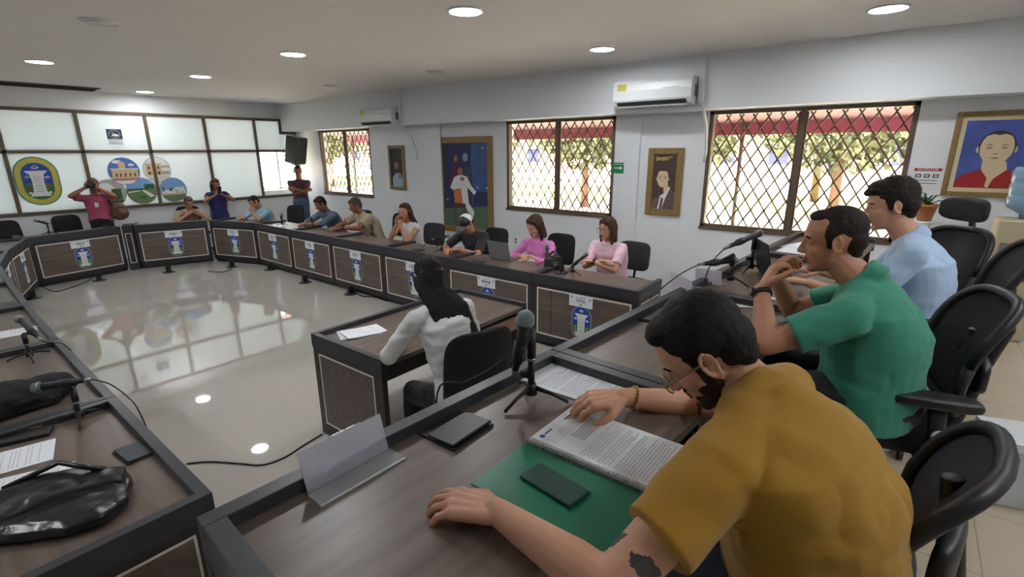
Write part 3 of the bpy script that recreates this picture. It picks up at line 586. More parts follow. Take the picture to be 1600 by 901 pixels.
# ---- air conditioners on the beam
def aircon(yc, zc, L, H, label):
    e = empty('air_conditioner', (XB, yc, zc), -math.pi/2, label, 'air conditioner', 'split air conditioners on the beam'); D = .2
    prof = [(0, H/2), (-D*.75, H/2), (-D*.95, H*.36), (-D, H*.1), (-D*.98, -H*.25), (-D*.8, -H*.42), (-D*.5, -H*.5), (0, -H*.5)]
    m = MB(); m.prism([(-L/2, y, z) for y, z in prof], (L, 0, 0)); m.build('housing', K['wplastic'], e, bevel=.008)
    m = MB(); m.box((0, -D*.86, -H*.38), (L*.88, .012, H*.18), rot('X', .85)); m.build('air_slot', K['black'], e)
    m = MB(); m.box((0, -D*.72, -H*.47), (L*.86, .05, .006), rot('X', .25)); m.build('louvre', K['wplastic'], e)
    m = MB(); m.bb((-L*.43, -D*1.0-.001, H*.12), (-L*.32, -D*.97, H*.36)); m.build('energy_label', K['yellow'], e)
    m = MB(); m.bb((L*.15, -D*1.005, H*.12), (L*.36, -D*.985, H*.15)); m.build('badge', K['steel'], e)
    m = MB(); m.bb((L/2+.002, -.1, -H*.2), (L/2+.012, -.03, H*.2)); m.build('side_vent', K['gplastic'], e)
    m = MB(); m.bb((L/2+.03, -.05, -H*.4), (L/2+.09, 0, CZ-zc)); m.build('pipe_cover', K['wall'], e)
    m = MB(); m.tube([(L/2+.05, -.03, -H*.45), (L/2+.08, .0, -H*.55), (L/2+.10, .05, -H*.9), (L/2+.08, .2, -H*1.2), (L/2+.08, .3, -H*2.2), (L/2+.06, .32, -H*2.6)], .016, 8); m.build('drain_hose', K['wplastic'], e)
aircon(2.70, 2.75, 1.02, .32, 'larger white split air conditioner with yellow label, right of centre')
aircon(8.2, 2.70, 1.0, .31, 'smaller-looking white split air conditioner above the small narrow portrait')
# ---- loudspeaker on a wall bracket
e = empty('loudspeaker', (6.35, 11.55, 1.80), math.radians(28), 'black loudspeaker on a wall bracket in the far corner', 'loudspeaker'); e.rotation_euler = (math.radians(12), 0, math.radians(25))
m = MB(); m.prism([(-.20, -.16, 0), (.20, -.16, 0), (.14, .18, 0), (-.14, .18, 0)], (0, 0, .62)); m.build('cabinet', K['bplastic'], e, bevel=.02)
MB().bb((-.185, -.172, .03), (.185, -.158, .59)).build('grille', K['mesh'], e, bevel=.005)
m = MB(); m.tube([(0, .1, .05), (.1, .25, -.02), (.38, .3, -.02)], .02, 8); m.box((.40, .3, -.02), (.03, .14, .2)); m.build('bracket', K['black'], e)
# ---- water dispenser, plant (right edge, on the platform)
wd = at(1584, 350, x=5.7)
e = empty('water_dispenser', (wd.x, wd.y-.05, DZ), -math.pi/2, 'beige water dispenser carrying the blue bottle at the right edge', 'water dispenser')
MB().bb((-.16, -.16, 0), (.16, .16, .98)).build('cabinet', mat('beige_plastic', (190, 178, 148), .5), e, bevel=.015); MB().bb((-.12, -.175, .5), (.12, -.155, .8)).build('tap_panel', K['gplastic'], e, bevel=.004)
for s in (-1, 1): MB().cone((s*.05, -.17, .72), (s*.05, -.21, .70), .012).build('tap', K['blue'] if s < 0 else K['red'], e)
bt = empty('water_bottle', (wd.x, wd.y-.05, DZ+.98), 0, 'pale blue water bottle upside down on the dispenser', 'water bottle')
m = MB(); prof = [(.03, 0), (.035, .04), (.12, .09), (.135, .12), (.135, .17), (.128, .185), (.135, .2), (.135, .27), (.128, .285), (.135, .3), (.135, .37), (.12, .41), (.0001, .415)]
m.loft([[V((r*math.cos(t_), r*math.sin(t_), z)) for t_ in [2*math.pi*i/28 for i in range(28)]] for r, z in prof]); m.build('bottle', mat('blue_bottle', (150, 186, 210), .15, trans=.5), bt)
pp = at(1443, 345, x=6.4)
e = empty('plant_stand', (pp.x, pp.y, DZ), 0, 'slim pale plant stand against the wall behind the man in blue', 'plant stand'); ph = pp.z-DZ
for a in range(3): MB().tube([(.12*math.cos(a*2.1), .12*math.sin(a*2.1), 0), (.06*math.cos(a*2.1), .06*math.sin(a*2.1), ph-.02)], .012).build('leg', K['wplastic'], e)
MB().cone((0, 0, ph-.02), (0, 0, ph), .1, n=20).build('top', K['wplastic'], e)
e = empty('potted_plant', (pp.x, pp.y, DZ+ph), 0, 'small spiky plant in a terracotta pot behind the man in blue', 'plant')
m = MB(); m.loft([[V((r*math.cos(t_), r*math.sin(t_), z)) for t_ in [2*math.pi*i/20 for i in range(20)]] for r, z in [(.055, 0), (.085, .14), (.09, .14), (.09, .165), (.075, .165), (.07, .15)]]); m.build('pot', K['orange'], e)
m = MB(); rnd = random.Random(3)
for k in range(14):
    a = k*2.4; l = rnd.uniform(.12, .2); up = rnd.uniform(.5, 1.4); d_ = V((math.cos(a), math.sin(a), 0)); s_ = V((-d_.y, d_.x, 0))
    p0 = V((0, 0, .15)); p1 = p0+d_*l*.5+V((0, 0, l*.5*up)); p2 = p0+d_*l+V((0, 0, l*.55*up)); m.add([p0-s_*.008, p0+s_*.008, p1+s_*.012, p1-s_*.012, p2, p1+V((0, 0, .008))], [(0, 1, 2, 3), (3, 2, 4), (0, 3, 5), (1, 5, 2), (5, 3, 4), (5, 4, 2)])
m.build('leaves', K['leaf'], e)
# ================================================================ props and chairs
def superq(mb, c, r, R=None, e1=.4, e2=.4, n=28, bend=None, mi=None):
    c = V(c); sg = lambda v, p: math.copysign(abs(v)**p, v); m = n//2; rings = []
    for i in range(m+1):
        t = -math.pi/2+math.pi*i/m; t = max(-1.54, min(1.54, t)); ring = []
        for j in range(n):
            u = 2*math.pi*j/n; p = V((r[0]*sg(math.cos(t), e1)*sg(math.cos(u), e2), r[1]*sg(math.cos(t), e1)*sg(math.sin(u), e2), r[2]*sg(math.sin(t), e1)))
            if bend: p = bend(p)
            ring.append(c+(R @ p if R else p))
        rings.append(ring)
    return mb.loft(rings, True, mi, True)
def star_base(e, hz=.36, r=.30):
    m = MB()
    for k in range(5):
        a = k*2*math.pi/5+.3; m.tube([(0, 0, .11), (r*.5*math.cos(a), r*.5*math.sin(a), .095), (r*math.cos(a), r*math.sin(a), .07)], [.03, .024, .018], 8)
    m.build('star_base', K['bplastic'], e)
    for k in range(5):
        a = k*2*math.pi/5+.3; m = MB(); x, y = r*math.cos(a), r*math.sin(a); m.cone((x-.012*math.sin(a), y+.012*math.cos(a), .028), (x+.012*math.sin(a), y-.012*math.cos(a), .028), .028, n=14); m.cone((x, y, .03), (x, y, .075), .008); m.build('caster', K['bplastic'], e)
    MB().cone((0, 0, .1), (0, 0, hz), .025, n=16).build('gas_column', K['steel'], e)
def office_chair(x, y, a, label, z0=0, square=False, top=.98, mt='bfab', seat_z=.47):
    e = empty('office_chair', (x, y, z0), a, label, 'chair', 'black office chairs')
    star_base(e, seat_z-.06)
    m = MB(); superq(m, (0, 0, seat_z-.03), (.23, .235, .04), None, .5, .35); m.build('seat', K[mt], e)
    m = MB(); hh = (top-.56)/2; superq(m, (-.235, 0, .56+hh), (.028, .225, hh), rot('Y', -.12), .45, .35 if square else .8, 36, bend=lambda p: V((p.x+p.y*p.y*.9, p.y, p.z))); m.build('backrest', K['mesh' if square else mt], e)
    m = MB(); m.tube([(0, 0, seat_z-.07), (-.22, 0, seat_z-.06), (-.27, 0, .6), (-.26, 0, .75)], .018, 8); m.build('back_bracket', K['bplastic'], e)
    return e
def exec_chair(x, y, a, label, headrest=True, arm=True, hs=.50, mt='mesh', ax_=0, bh=.58):
    e = empty('executive_chair', (x, y, DZ), a, label, 'chair', 'high mesh chairs at the head table')
    star_base(e, hs-.06, .32)
    m = MB(); superq(m, (.0, 0, hs-.03), (.25, .25, .045), None, .5, .35); m.build('seat', K['bfab'], e)
    m = MB(); m.box((-.02, 0, hs-.09), (.26, .18, .05)); m.tube([(-.1, 0, hs-.08), (-.30, 0, hs-.03), (-.34, 0, hs+.15), (-.30, 0, hs+.40)], [.03, .03, .028, .022], 10); m.build('tilt_mechanism', K['bplastic'], e, bevel=.004)
    m = MB(); MB_ = m; m.cone((-.06, .11, hs-.09), (-.06, .16, hs-.09), .022, n=14); m.build('tension_knob', K['wplastic'], e)
    # back: rounded frame with a mesh web
    H0, H1 = hs+.08, hs+bh; out = []
    for i in range(40):
        t = 2*math.pi*i/40; yy = .235*math.copysign(abs(math.cos(t))**.55, math.cos(t)); zz = (H0+H1)/2+(H1-H0)/2*math.copysign(abs(math.sin(t))**.6, math.sin(t)); k = (zz-H0)/(H1-H0)
        out.append(V((-.27-.10*k+.05*math.sin(k*math.pi)+yy*yy*.7, yy*(1-.12*(1-k)), zz)))
    fr = MB(); fr.tube(out+[out[0]], .019, 8); bk = fr.build('backrest', K['bplastic'], e)
    m = MB(); c_ = sum(out, V())/40; rings = []
    for q in (1.0, .8, .6, .4, .2, .02): rings.append([V((-.27-.10*((c_.z+(p.z-c_.z)*q)-H0)/(H1-H0)+.05*math.sin(((c_.z+(p.z-c_.z)*q)-H0)/(H1-H0)*math.pi)+(p.y*q)**2*.7, p.y*q, c_.z+(p.z-c_.z)*q)) for p in out])
    m.loft(rings, False); w_ = m.build('mesh_web', K[mt], bk); so_ = w_.modifiers.new('s', 'SOLIDIFY'); so_.thickness = .006
    m = MB(); superq(m, (-.325, 0, hs+.24), (.022, .15, .07), None, .5, .5, 24, bend=lambda p: V((p.x+p.y*p.y*.8, p.y, p.z))); m.build('lumbar_pad', K['bplastic'], e)
    if headrest:
        m = MB(); m.tube([(-.33, 0, hs+.45), (-.40, 0, hs+.55), (-.38, 0, hs+.68)], .018, 8); m.build('headrest_bracket', K['bplastic'], e)
        m = MB(); superq(m, (-.34, 0, hs+.70), (.03, .15, .072), None, .6, .6, 28, bend=lambda p: V((p.x+p.y*p.y*1.6, p.y, p.z))); m.build('headrest', K['mesh'], e)
    if arm:
        for k in (1, -1):
            m = MB(); m.tube([(ax_-.02, .22*k, hs-.06), (ax_-.02, .30*k, hs-.04), (ax_-.03, .31*k, hs+.08), (ax_-.02, .30*k, hs+.19)], [.02, .026, .026, .03], 10); arm_ = m.build('arm_post', K['bplastic'], e)
            m = MB(); superq(m, (ax_, .30*k, hs+.20), (.145, .05, .022), None, .5, .5, 20); m.build('arm_pad', K['bplastic'], e)
            m = MB(); m.cone((ax_-.03, .335*k, hs+.08), (ax_-.03, .345*k, hs+.08), .022, n=16); m.build('button_cap', K['wplastic'], arm_)
    return e
exec_chair(3.90, -.07, math.radians(135), 'high-backed mesh chair with oval headrest beyond the man in blue', hs=.47)
exec_chair(3.28, -.16, math.radians(95), 'dark mesh chair under the man in blue', headrest=False, hs=.52)
exec_chair(2.46, .0, math.radians(104), 'dark mesh chair under the man in green, its armrest showing', headrest=False, hs=.46, ax_=-.12, bh=.54, mt='bfab')
exec_chair(1.36, .12, math.radians(84), 'mesh chair under the man in mustard, its back at the lower right corner', headrest=False, arm=False, hs=.44, bh=.48)
b_ = at(1505, 745, z=DZ)
e = empty('storage_box', (2.95, -.62, DZ), .3, 'pale grey low box on the floor between the mesh chairs', 'box'); MB().bb((-.12, -.16, 0), (.12, .16, .30)).build('box', mat('pale_grey', (196, 200, 202), .5), e, bevel=.008); MB().bb((-.124, -.165, .27), (.124, .165, .312)).build('lid', K['wplastic'], e, bevel=.004)
# chairs of the horseshoe
CH = [(5.30, 4.62, 180, 'black rounded chair behind the man in the cap', 0), (5.42, 3.58, 180, 'black rounded chair behind the woman in the pink shirt', 0), (5.70, 2.66, 176, 'chair with a squarish mesh back behind the woman in pale pink', 1),
      (5.36, 5.98, 184, 'chair with a squarish grey mesh back behind the long-haired woman', 1), (5.62, 7.15, 180, 'black rounded chair behind the man in the beige polo', 0), (5.55, 8.12, 180, 'black rounded chair behind the man in the grey shirt', 0),
      (5.25, 10.02, 200, 'black rounded chair behind the man in pale blue', 0), (4.02, 11.62, 270, 'black chair under the bowed man in beige', 0), (2.12, 11.72, 285, 'black chair beside the photographer in pink', 0), (1.35, 11.55, 300, 'empty black chair at the far left of the horseshoe', 0)]
for x, y, a, l, sq in CH: office_chair(x, y, math.radians(a), l, square=bool(sq), top=.98 if not sq else .93)
office_chair(2.02, 1.98, math.radians(72), 'black rounded office chair under the woman in white, seen from behind', top=1.10, seat_z=.50)
# ---- microphones on little tripods
def mic(base, hz, head, tail, label, r=.026, spread=.115, a0=.4, cab=None, holder=False):
    """base: foot point, hz: height of the clip, head and tail: ends of the microphone"""
    B = V(base); e = empty('microphone_stand', B, 0, 'black tripod stand of the '+label, 'microphone stand', 'table microphone stands')
    m = MB(); m.cone((0, 0, .02), (0, 0, hz*.55), .011, .011); m.cone((0, 0, hz*.5), (0, 0, hz*.86), .0145, .0145); m.cone((0, 0, .02), (0, 0, .055), .02, .016); m.build('pole', K['bplastic'], e)
    m = MB(); m.cone((0, .01, hz*.3), (0, .035, hz*.3), .012, .014); m.build('clutch_knob', K['bplastic'], e)
    MB().cone((0, 0, hz*.50), (0, 0, hz*.53), .0155).build('collar', K['steel'], e)
    for k in range(3):
        a = a0+k*2.094; m = MB(); m.tube([(0, 0, .045), (spread*.55*math.cos(a), spread*.55*math.sin(a), .028), (spread*math.cos(a), spread*math.sin(a), .006)], [.009, .006, .005], 6); m.ell((spread*math.cos(a), spread*math.sin(a), .006), .0065, n=8); m.build('leg', K['bplastic'], e)
    hd = V(head); tl = V(tail); d = (hd-tl).normalized(); cl = tl.lerp(hd, .42); top = B+V((0, 0, hz*.86))
    m = MB(); m.capsule(top-B, cl-B-d*.0+V((0, 0, -.012)), .010, .010, 10); m.cone(cl-B-d*.035, cl-B+d*.035, .0185, .0205, 14); m.build('clip', K['bplastic'], e)
    e2 = empty('microphone', tl, 0, label, 'microphone', 'table microphones'); L = (hd-tl).length; o = tl
    MB().cone(V(), d*L*.14, .0085, .0095, 14).build('connector', K['steel'], e2)
    MB().cone(d*L*.13, d*(L-r*1.2), .0115, .019, 18).build('body', K['bplastic'], e2)
    m = MB(); m.ell(d*(L-r*.35), r, n=22); m.build('grille', K['micgrille'], e2); MB().cone(d*(L-r*.75), d*(L-r*.5), r*1.03, r*1.03, 24).build('band', K['steel'], e2)
    if cab:
        pts = [V((0, 0, 0))]+[V(c)-tl for c in cab]; P_s = []
        for i in range(len(pts)-1):
            a, b = pts[i], pts[i+1]; pa = pts[i-1] if i else a; pb = pts[i+2] if i+2 < len(pts) else b
            for k in range(6):
                t = k/6; P_s.append(0.5*((2*a)+(b-pa)*t+(2*pa-5*a+4*b-pb)*t*t+(3*a-pa-3*b+pb)*t**3))
        P_s.append(pts[-1]); m = MB(); m.tube(P_s, .0032, 6); m.build('cable', K['cable'], e2)
D1 = 1.30; D0 = .766
mic((1.155, .835, D1), .27, at(822, 494, y=.80), at(803, 588, y=.87), 'upright microphone with pale mesh head beside the printed sheets', r=.027, a0=.95, cab=[(1.22, .95, 1.41), (1.16, 1.02, 1.345), (1.05, 1.03, 1.34), (1.0, 1.10, 1.30), (1.02, 1.14, .9)])
q = at(1147, 406, y=.74); mic((3.02, .74, D1), .20, at(1147, 406, y=.74), at(1092, 413, y=.82), 'level microphone with grey head on the second head-table unit', a0=.2, cab=[at(1060, 430, y=.84), at(1015, 466, y=.86)])
mic((3.42, .72, D1), .27, at(1187, 364, y=.68), at(1132, 388, y=.76), 'dark microphone raised before the wide window', r=.024, a0=.9, cab=[at(1112, 410, y=.8), at(1100, 440, y=.83)])
mic((.405, 3.08, D0), .20, at(54, 606, z=.985), at(142, 592, z=.995), 'microphone lying level over the black bag on the left row', a0=.3, cab=[at(172, 600, z=.93), at(200, 620, z=.86), at(216, 640, z=.82), (.63, 2.88, .6)])
mic((.41, 4.33, D0), .20, at(29, 497, z=1.0), at(64, 531, z=.90), 'tilted microphone farther back on the left row', a0=.5, cab=[(.50, 4.3, .86), (.58, 4.2, .83), (.64, 4.1, .6)])
mic((4.50, 4.72, D0), .19, (4.52, 4.60, 1.00), (4.40, 4.80, .95), 'microphone in front of the man in the cap', a0=.3, cab=[(4.34, 4.86, .88), (4.24, 4.9, .81)])
mic((4.72, 6.50, D0), .20, (4.64, 6.42, .99), (4.78, 6.62, .96), 'microphone between the beige-polo man and the long-haired woman', a0=.3)
mic((4.62, 8.05, D0), .17, (4.57, 8.0, .97), (4.66, 8.14, .89), 'microphone between the grey-shirt man and the beige-polo man', a0=.3)
mic((4.50, 8.86, D0), .17, (4.48, 8.80, .98), (4.54, 8.98, .87), 'microphone in front of the man in jeans', a0=.3)
mic((4.72, 3.20, D0), .12, (4.73, 3.20, 1.00), (4.72, 3.20, .80), 'upright microphone before the woman in the pink shirt', a0=.3)
mic((4.52, 2.72, D0), .13, (4.60, 2.60, .99), (4.50, 2.76, .82), 'tilted microphone beside the black phone holder', a0=.3)
mic((1.66, 10.98, .766), .20, (1.52, 10.95, 1.02), (1.70, 11.0, .94), 'lone microphone at the far left desk', a0=.3, cab=[(1.85, 11.0, .85), (1.95, 10.95, .79)])
# ---- paper
def sheet(c, w, l, a, label, z, n=1, lines=22, name='paper_sheet', cat='paper', logo=False, seed=0, group=None, cur=0.0):
    """paper stack, lines of print run along local x"""
    e = MB(); t = .0012*n; r = random.Random(seed); N = 10
    top = []
    for i in range(N+1): top.append([V((x, -l/2+l*i/N, t+cur*(i/N)**3)) for x in (-w/2, w/2)])
    for i in range(N): e.add([top[i][0], top[i][1], top[i+1][1], top[i+1][0], top[i][0]-V((0, 0, t)), top[i][1]-V((0, 0, t)), top[i+1][1]-V((0, 0, t)), top[i+1][0]-V((0, 0, t))], [(0, 1, 2, 3), (4, 7, 6, 5), (0, 4, 5, 1), (2, 6, 7, 3), (1, 5, 6, 2), (0, 3, 7, 4)], 0)
    for k in range(lines):
        y = l/2-.035-(l-.07)*k/lines; k3 = ((y+l/2)/l)**3*cur; x1 = w/2-.022-(r.random()*.1 if r.random() < .25 else 0)
        if r.random() < .1: continue
        x = -w/2+.022
        while x < x1: lw = r.uniform(.008, .03); e.bb((x, y, t+k3+.0002), (min(x+lw, x1), y+.0028, t+k3+.0005), 1); x += lw+.004
    o = e.build(name, [K['paper'], K['ink']], loc=(c[0], c[1], z)); o.rotation_euler.z = a; tag(o, label, cat, group); return o
Z1 = 1.2955; Z0 = .7655
sheet((1.345, .775), .205, .345, 0.03, 'stapled printed sheets lying beyond the upright microphone', Z1, 3, 26, seed=2)
sheet((2.04, 3.02), .20, .30, 1.35, 'printed sheets on the left of the secretary desk', Z0, 4, 12, seed=3, cur=.012)
sheet((2.02, 3.04), .20, .30, 1.15, 'loose sheet under the stack on the secretary desk', Z0, 1, 2, seed=4)
sheet((.10, 2.90), .215, .34, 1.35, 'printed sheet nearest the black leather bag on the left row', Z0, 2, 20, seed=5, cur=.01)
sheet((.12, 2.62), .215, .30, 1.2, 'printed sheet partly under the black leather bag', Z0, 2, 20, seed=6)
sheet((.16, 3.86), .2, .29, 1.3, 'white sheet at the left edge behind the black bag lump', Z0, 1, 10, seed=7)
sheet((.42, 5.10), .2, .29, 1.4, 'white sheet on the third desk of the left row', Z0, 1, 10, seed=8)
sheet((4.86, 3.52), .20, .29, .4, 'white sheets before the woman in the pink shirt', Z0, 3, 10, seed=9)
sheet((4.60, .60), .215, .33, 1.2, 'white sheets on the last head-table unit under the window', Z1, 6, 2, seed=10)
sheet((4.30, .62), .215, .33, 1.5, 'second pile of white sheets by the window, nearer the men', Z1, 6, 2, seed=11)
sheet((2.72, .52), .2, .28, .5, 'white sheets under the elbows of the man in green', Z1, 3, 12, seed=12)
# spiral notebook
e = empty('spiral_notebook', (.957, .525, Z1), 0, 'open spiral notebook with a green back cover under the reading man', 'notebook')
pg = MB(); pg.bb((.006, -.178, 0), (.232, .178, .010), 0); r = random.Random(4)
for k in range(34):
    y = .135-k*.0088
    if y < -.165: break
    if k in (4, 10, 11, 17, 22): continue
    if 5 <= k <= 9: pg.bb((.09, y, .0101), (.205, y+.005, .0104), 1); continue
    x = .03; x1 = .215-(r.random()*.07 if r.random() < .3 else 0)
    while x < x1: lw = r.uniform(.006, .025); pg.bb((x, y, .0101), (min(x+lw, x1), y+.0022, .0104), 1); x += lw+.003
pg.bb((.15, .152, .0101), (.215, .157, .0104), 2); pg.bb((.16, .144, .0101), (.205, .148, .0104), 2); pg.add([(.038+.008*math.cos(q), .155+.008*math.sin(q), .0104) for q in [i*.524 for i in range(12)]], [tuple(range(12))], 3); pg.bb((.05, .153, .0101), (.085, .158, .0104), 3)
pg.build('pages', [K['paper'], K['ink'], K['ink2'], K['blue']], e)
cv = MB(); cv.bb((-.222, -.182, 0), (-.004, .182, .0025)); cv.build('cover', mat('green_cover', (10, 112, 84), .3), e)
sp = MB(); N = 44
for k in range(N):
    y = -.172+.344*k/(N-1)
    sp.tube([(.0005+.0115*math.cos(q), y, .0075+.0105*math.sin(q)) for q in [-.4+i*.5 for i in range(13)]], .0011, 5)
sp.build('spiral', K['steel'], e)
ph = MB(); ph.box((0, 0, 0), (.076, .158, .009)); o = ph.build('smartphone', mat('phone_dark_green', (18, 66, 60), .35), loc=(.848, .545, Z1+.0075), bevel=.008); o.rotation_euler.z = -.12; tag(o, 'dark smartphone lying on the green notebook cover', 'smartphone')
# cable flaps
def flap(c, a, label, z):
    e = empty('cable_flap', (c[0], c[1], z), a, label, 'cable flap', 'black cable flaps let into the desk tops')
    MB().bb((-.082, -.07, 0), (.082, .07, .006)).build('base', K['bplastic'], e, bevel=.002)
    m = MB(); m.box((.0, -.012, .011), (.158, .10, .007), rot('X', -.05)); m.build('flap', mat('dark_slate_plastic', (40, 44, 54), .4), e, bevel=.002)
    MB().bb((-.07, .046, .006), (.07, .052, .008)).build('slot', K['black'], e)
flap((.885, .90), .02, 'black cable flap nearest the clear name stand', Z1); flap((2.16, .835), -.02, 'black cable flap beside the curly head, on the second unit', Z1); flap((.49, 2.53), -1.5, 'grey-black cable flap beside the leather bag', Z0)
for x, y, l in ((4.32, 3.95, 'black cable flap on the desk of the grey laptop'), (4.40, 5.1, 'black cable flap on the desk of the man in the cap'), (.52, 6.1, 'black cable flap far along the left row')): flap((x, y), 1.57, l, Z0)
# acrylic name stands
def stand(c, a, w, h, label, z, ink=True):
    e = empty('name_stand', (c[0], c[1], z), a, label, 'name stand', 'clear acrylic name stands')
    MB().prism([(-w/2, 0, 0), (w/2, 0, 0), (w/2, .0, .004), (-w/2, .0, .004)], (0, -.062, 0)).build('foot', K['ahaze'], e)
    R_ = rot('X', -.28); m = MB(); m.box(R_ @ V((0, 0, h/2)), (w, .003, h), R_); m.build('panel', K['acrylic'], e)
    m = MB(); m.box(R_ @ V((0, .0025, h/2)), (w*.97, .001, h*.94), R_, 0); r = random.Random(7)
    m.build('card', [frosted('lilac_card', (240, 236, 246), .5)], e)
    ed = MB(); ed.bb((-w/2, -.063, 0), (w/2, -.060, .0045)); ed.build('edge', mat('bright_acrylic_edge', (220, 226, 228), .2), e)
stand((.590, .975), -.03, .235, .105, 'large clear name stand on the nearest head-table desk', Z1)
stand((2.66, .885), .9, .22, .11, 'clear name stand behind the reading head, second from the camera', Z1)
stand((2.95, .84), 1.5, .16, .10, 'small clear stand beside the level microphone', Z1)
# laptops
def laptop(c, a, z, label, m_, open_=1.75, w=.33, d=.23):
    e = empty('laptop', (c[0], c[1], z), a, label, 'laptop')
    MB().bb((-w/2, -d, 0), (w/2, 0, .014)).build('base', m_, e, bevel=.004); k = MB(); k.bb((-w*.44, -d*.6, .0142), (w*.44, -.02, .0155)); k.build('keyboard', K['bplastic'], e)
    R_ = rot('X', -(open_-math.pi/2)); m = MB(); m.box(R_ @ V((0, .004, d/2))+V((0, 0, .012)), (w, .008, d), R_); l = m.build('lid', m_, e, bevel=.004)
    m = MB(); m.box(R_ @ V((0, -.0008, d/2))+V((0, 0, .012)), (w*.94, .001, d*.9), R_); m.build('screen', K['bplastic'], l)
laptop((4.62, 3.82), math.pi/2*-1+math.pi, Z0, 'open grey laptop seen from behind, before the woman in the pink shirt', K['laptop'], 1.8)
laptop((3.36, .62), math.radians(28), Z1, 'open black laptop seen from behind, before the man in blue', K['bplastic'], 1.8, .30, .22)
# bags
def bag(name, label, cat, loc, build, m_, strap=None, disp=.008, ds=9, vox=.006):
    e = empty(name, loc, 0, label, cat); mb = MB(); build(mb); remesh(mb, vox, 'body', [m_], e, (0, 0, 0), 5, disp=disp, dscale=ds)
    if strap: m = MB(); m.tube(strap, .011, 8); m.build('strap', m_, e)
    return e
BL = V((.30, 2.46, Z0+.004))
def pouch(mb):
    px = [(-60, 800), (0, 778), (60, 748), (120, 732), (196, 728), (208, 752), (200, 780), (160, 812), (100, 832), (40, 838), (-60, 850)]
    base = [at(x, y, z=.80)-BL for x, y in px]; cen = sum(base, V())/len(base)
    mb.loft([[V((cen.x+(p.x-cen.x)*s_, cen.y+(p.y-cen.y)*s_, z_)) for p in base] for s_, z_ in ((.93, 0), (1.0, .015), (.97, .04), (.80, .06))], smooth=False)
    fl = [(-60, 790), (0, 772), (70, 742), (130, 733), (198, 729), (192, 752), (110, 775), (30, 806), (-60, 835)]
    f2 = [at(x, y, z=.83)-BL for x, y in fl]; c2 = sum(f2, V())/len(f2)
    mb.loft([[V((c2.x+(p.x-c2.x)*s_, c2.y+(p.y-c2.y)*s_, z_)) for p in f2] for s_, z_ in ((.98, .045), (1.0, .062), (.97, .072), (.86, .078))], smooth=False)
BAGF = dict()
# remesh is defined with the people; the bags are built after it
BAGS = []
BAGS.append(lambda: bag('handbag', 'crumpled black leather handbag on the nearest desk of the left row', 'bag', BL, pouch, K['leather'], [at(4, 764, z=.84)-BL, at(50, 742, z=.86)-BL, at(92, 722, z=.875)-BL, at(125, 728, z=.87)-BL, at(165, 733, z=.84)-BL], .006, 9, .005))
def lump(mb):
    mb.ell((-.12, 0, .055), (.30, .13, .10)); mb.ell((.12, .03, .05), (.12, .10, .085)); mb.ell((-.3, -.02, .05), (.2, .15, .09)); mb.box((-.1, 0, .02), (.5, .2, .04))
BAGS.append(lambda: bag('soft_bag', 'soft black bag lying behind the level microphone on the left row', 'bag', (.25, 3.48, Z0+.012), lump, K['bfab'], None, .010, 7, .008))
def hb(mb): mb.loft([[V((x*a, y*b, z)) for x, y in [(math.cos(q), math.sin(q)) for q in [i*.3927 for i in range(16)]]] for a, b, z in ((.06, .11, 0), (.07, .125, .03), (.055, .12, .10), (.03, .10, .15))]); mb.capsule((0, -.08, .14), (0, .0, .20), .012, .012); mb.capsule((0, .0, .20), (0, .07, .14), .012, .012)
BAGS.append(lambda: bag('handbag', 'small black handbag standing between the two women in pink', 'bag', (4.62, 3.04, Z0+.002), hb, K['leather'], None, .006, 14))
# phone in a holder
e = empty('phone_holder', (4.50, 2.86, Z0), -.5, 'black phone holder standing before the woman in pale pink', 'phone holder'); MB().tube([(.07*math.cos(q), .09*math.sin(q), .006) for q in [i*.35 for i in range(19)]], .005, 6).build('ring_foot', K['bplastic'], e)
m = MB(); m.box((0, 0, .10), (.02, .075, .16), rot('Y', -.2)); m.build('cradle', K['bplastic'], e, bevel=.004); MB().cone((0, 0, .006), (0, 0, .05), .014).build('stem', K['bplastic'], e)
# pen, cables on the floor
m = MB(); m.cone((-.07, 0, .006), (.06, 0, .006), .0045); m.cone((.06, 0, .006), (.075, 0, .006), .004, .001); o = m.build('pen', K['navy'], loc=(2.74, .40, Z1)); o.rotation_euler.z = .8; tag(o, 'dark pen by the hands of the man in green', 'pen')
def cable(pts, label, r=.006):
    P2 = []
    for i in range(len(pts)-1):
        a, b = pts[i], pts[i+1]; pa = pts[i-1] if i else a; pb = pts[i+2] if i+2 < len(pts) else b
        for k in range(8): t = k/8; P2.append(0.5*((2*a)+(b-pa)*t+(2*pa-5*a+4*b-pb)*t*t+(3*a-pa-3*b+pb)*t**3))
    P2.append(pts[-1]); m = MB(); m.tube(P2, r, 6); o = m.build('floor_cable', K['cable'], origin=pts[0], loc=pts[0]); tag(o, label, 'cable')
F_ = lambda L: [at(x, y, z=.006) for x, y in L]
cable(F_([(292, 724), (330, 721), (375, 724), (410, 726), (445, 714), (475, 695), (503, 678)]), 'thin black cable crossing the glossy floor to the secretary desk')
cable(F_([(65, 447), (85, 455), (105, 451), (135, 440), (152, 428)]), 'dark cable curling on the floor by the far left desks', .009)
cable(F_([(550, 452), (565, 462), (585, 464), (604, 470)]), 'dark cable on the floor beneath the row, near the secretary desk', .009)
cable(F_([(325, 423), (340, 425), (352, 424), (362, 420)]), 'short dark cable at the far bend of the horseshoe', .009)
# blue document on the table of the grey shirt man, small green book by the man in blue
e = empty('book', (4.02, .42, Z1), .5, 'green upright booklet beside the chin of the man in blue', 'book'); m = MB(); m.box((0, 0, .09), (.14, .012, .18), rot('X', -.2)); m.build('cover', K['exitg'], e); m = MB(); m.box((0, .004, .088), (.132, .008, .17), rot('X', -.2)); m.build('pages', K['paper'], e)

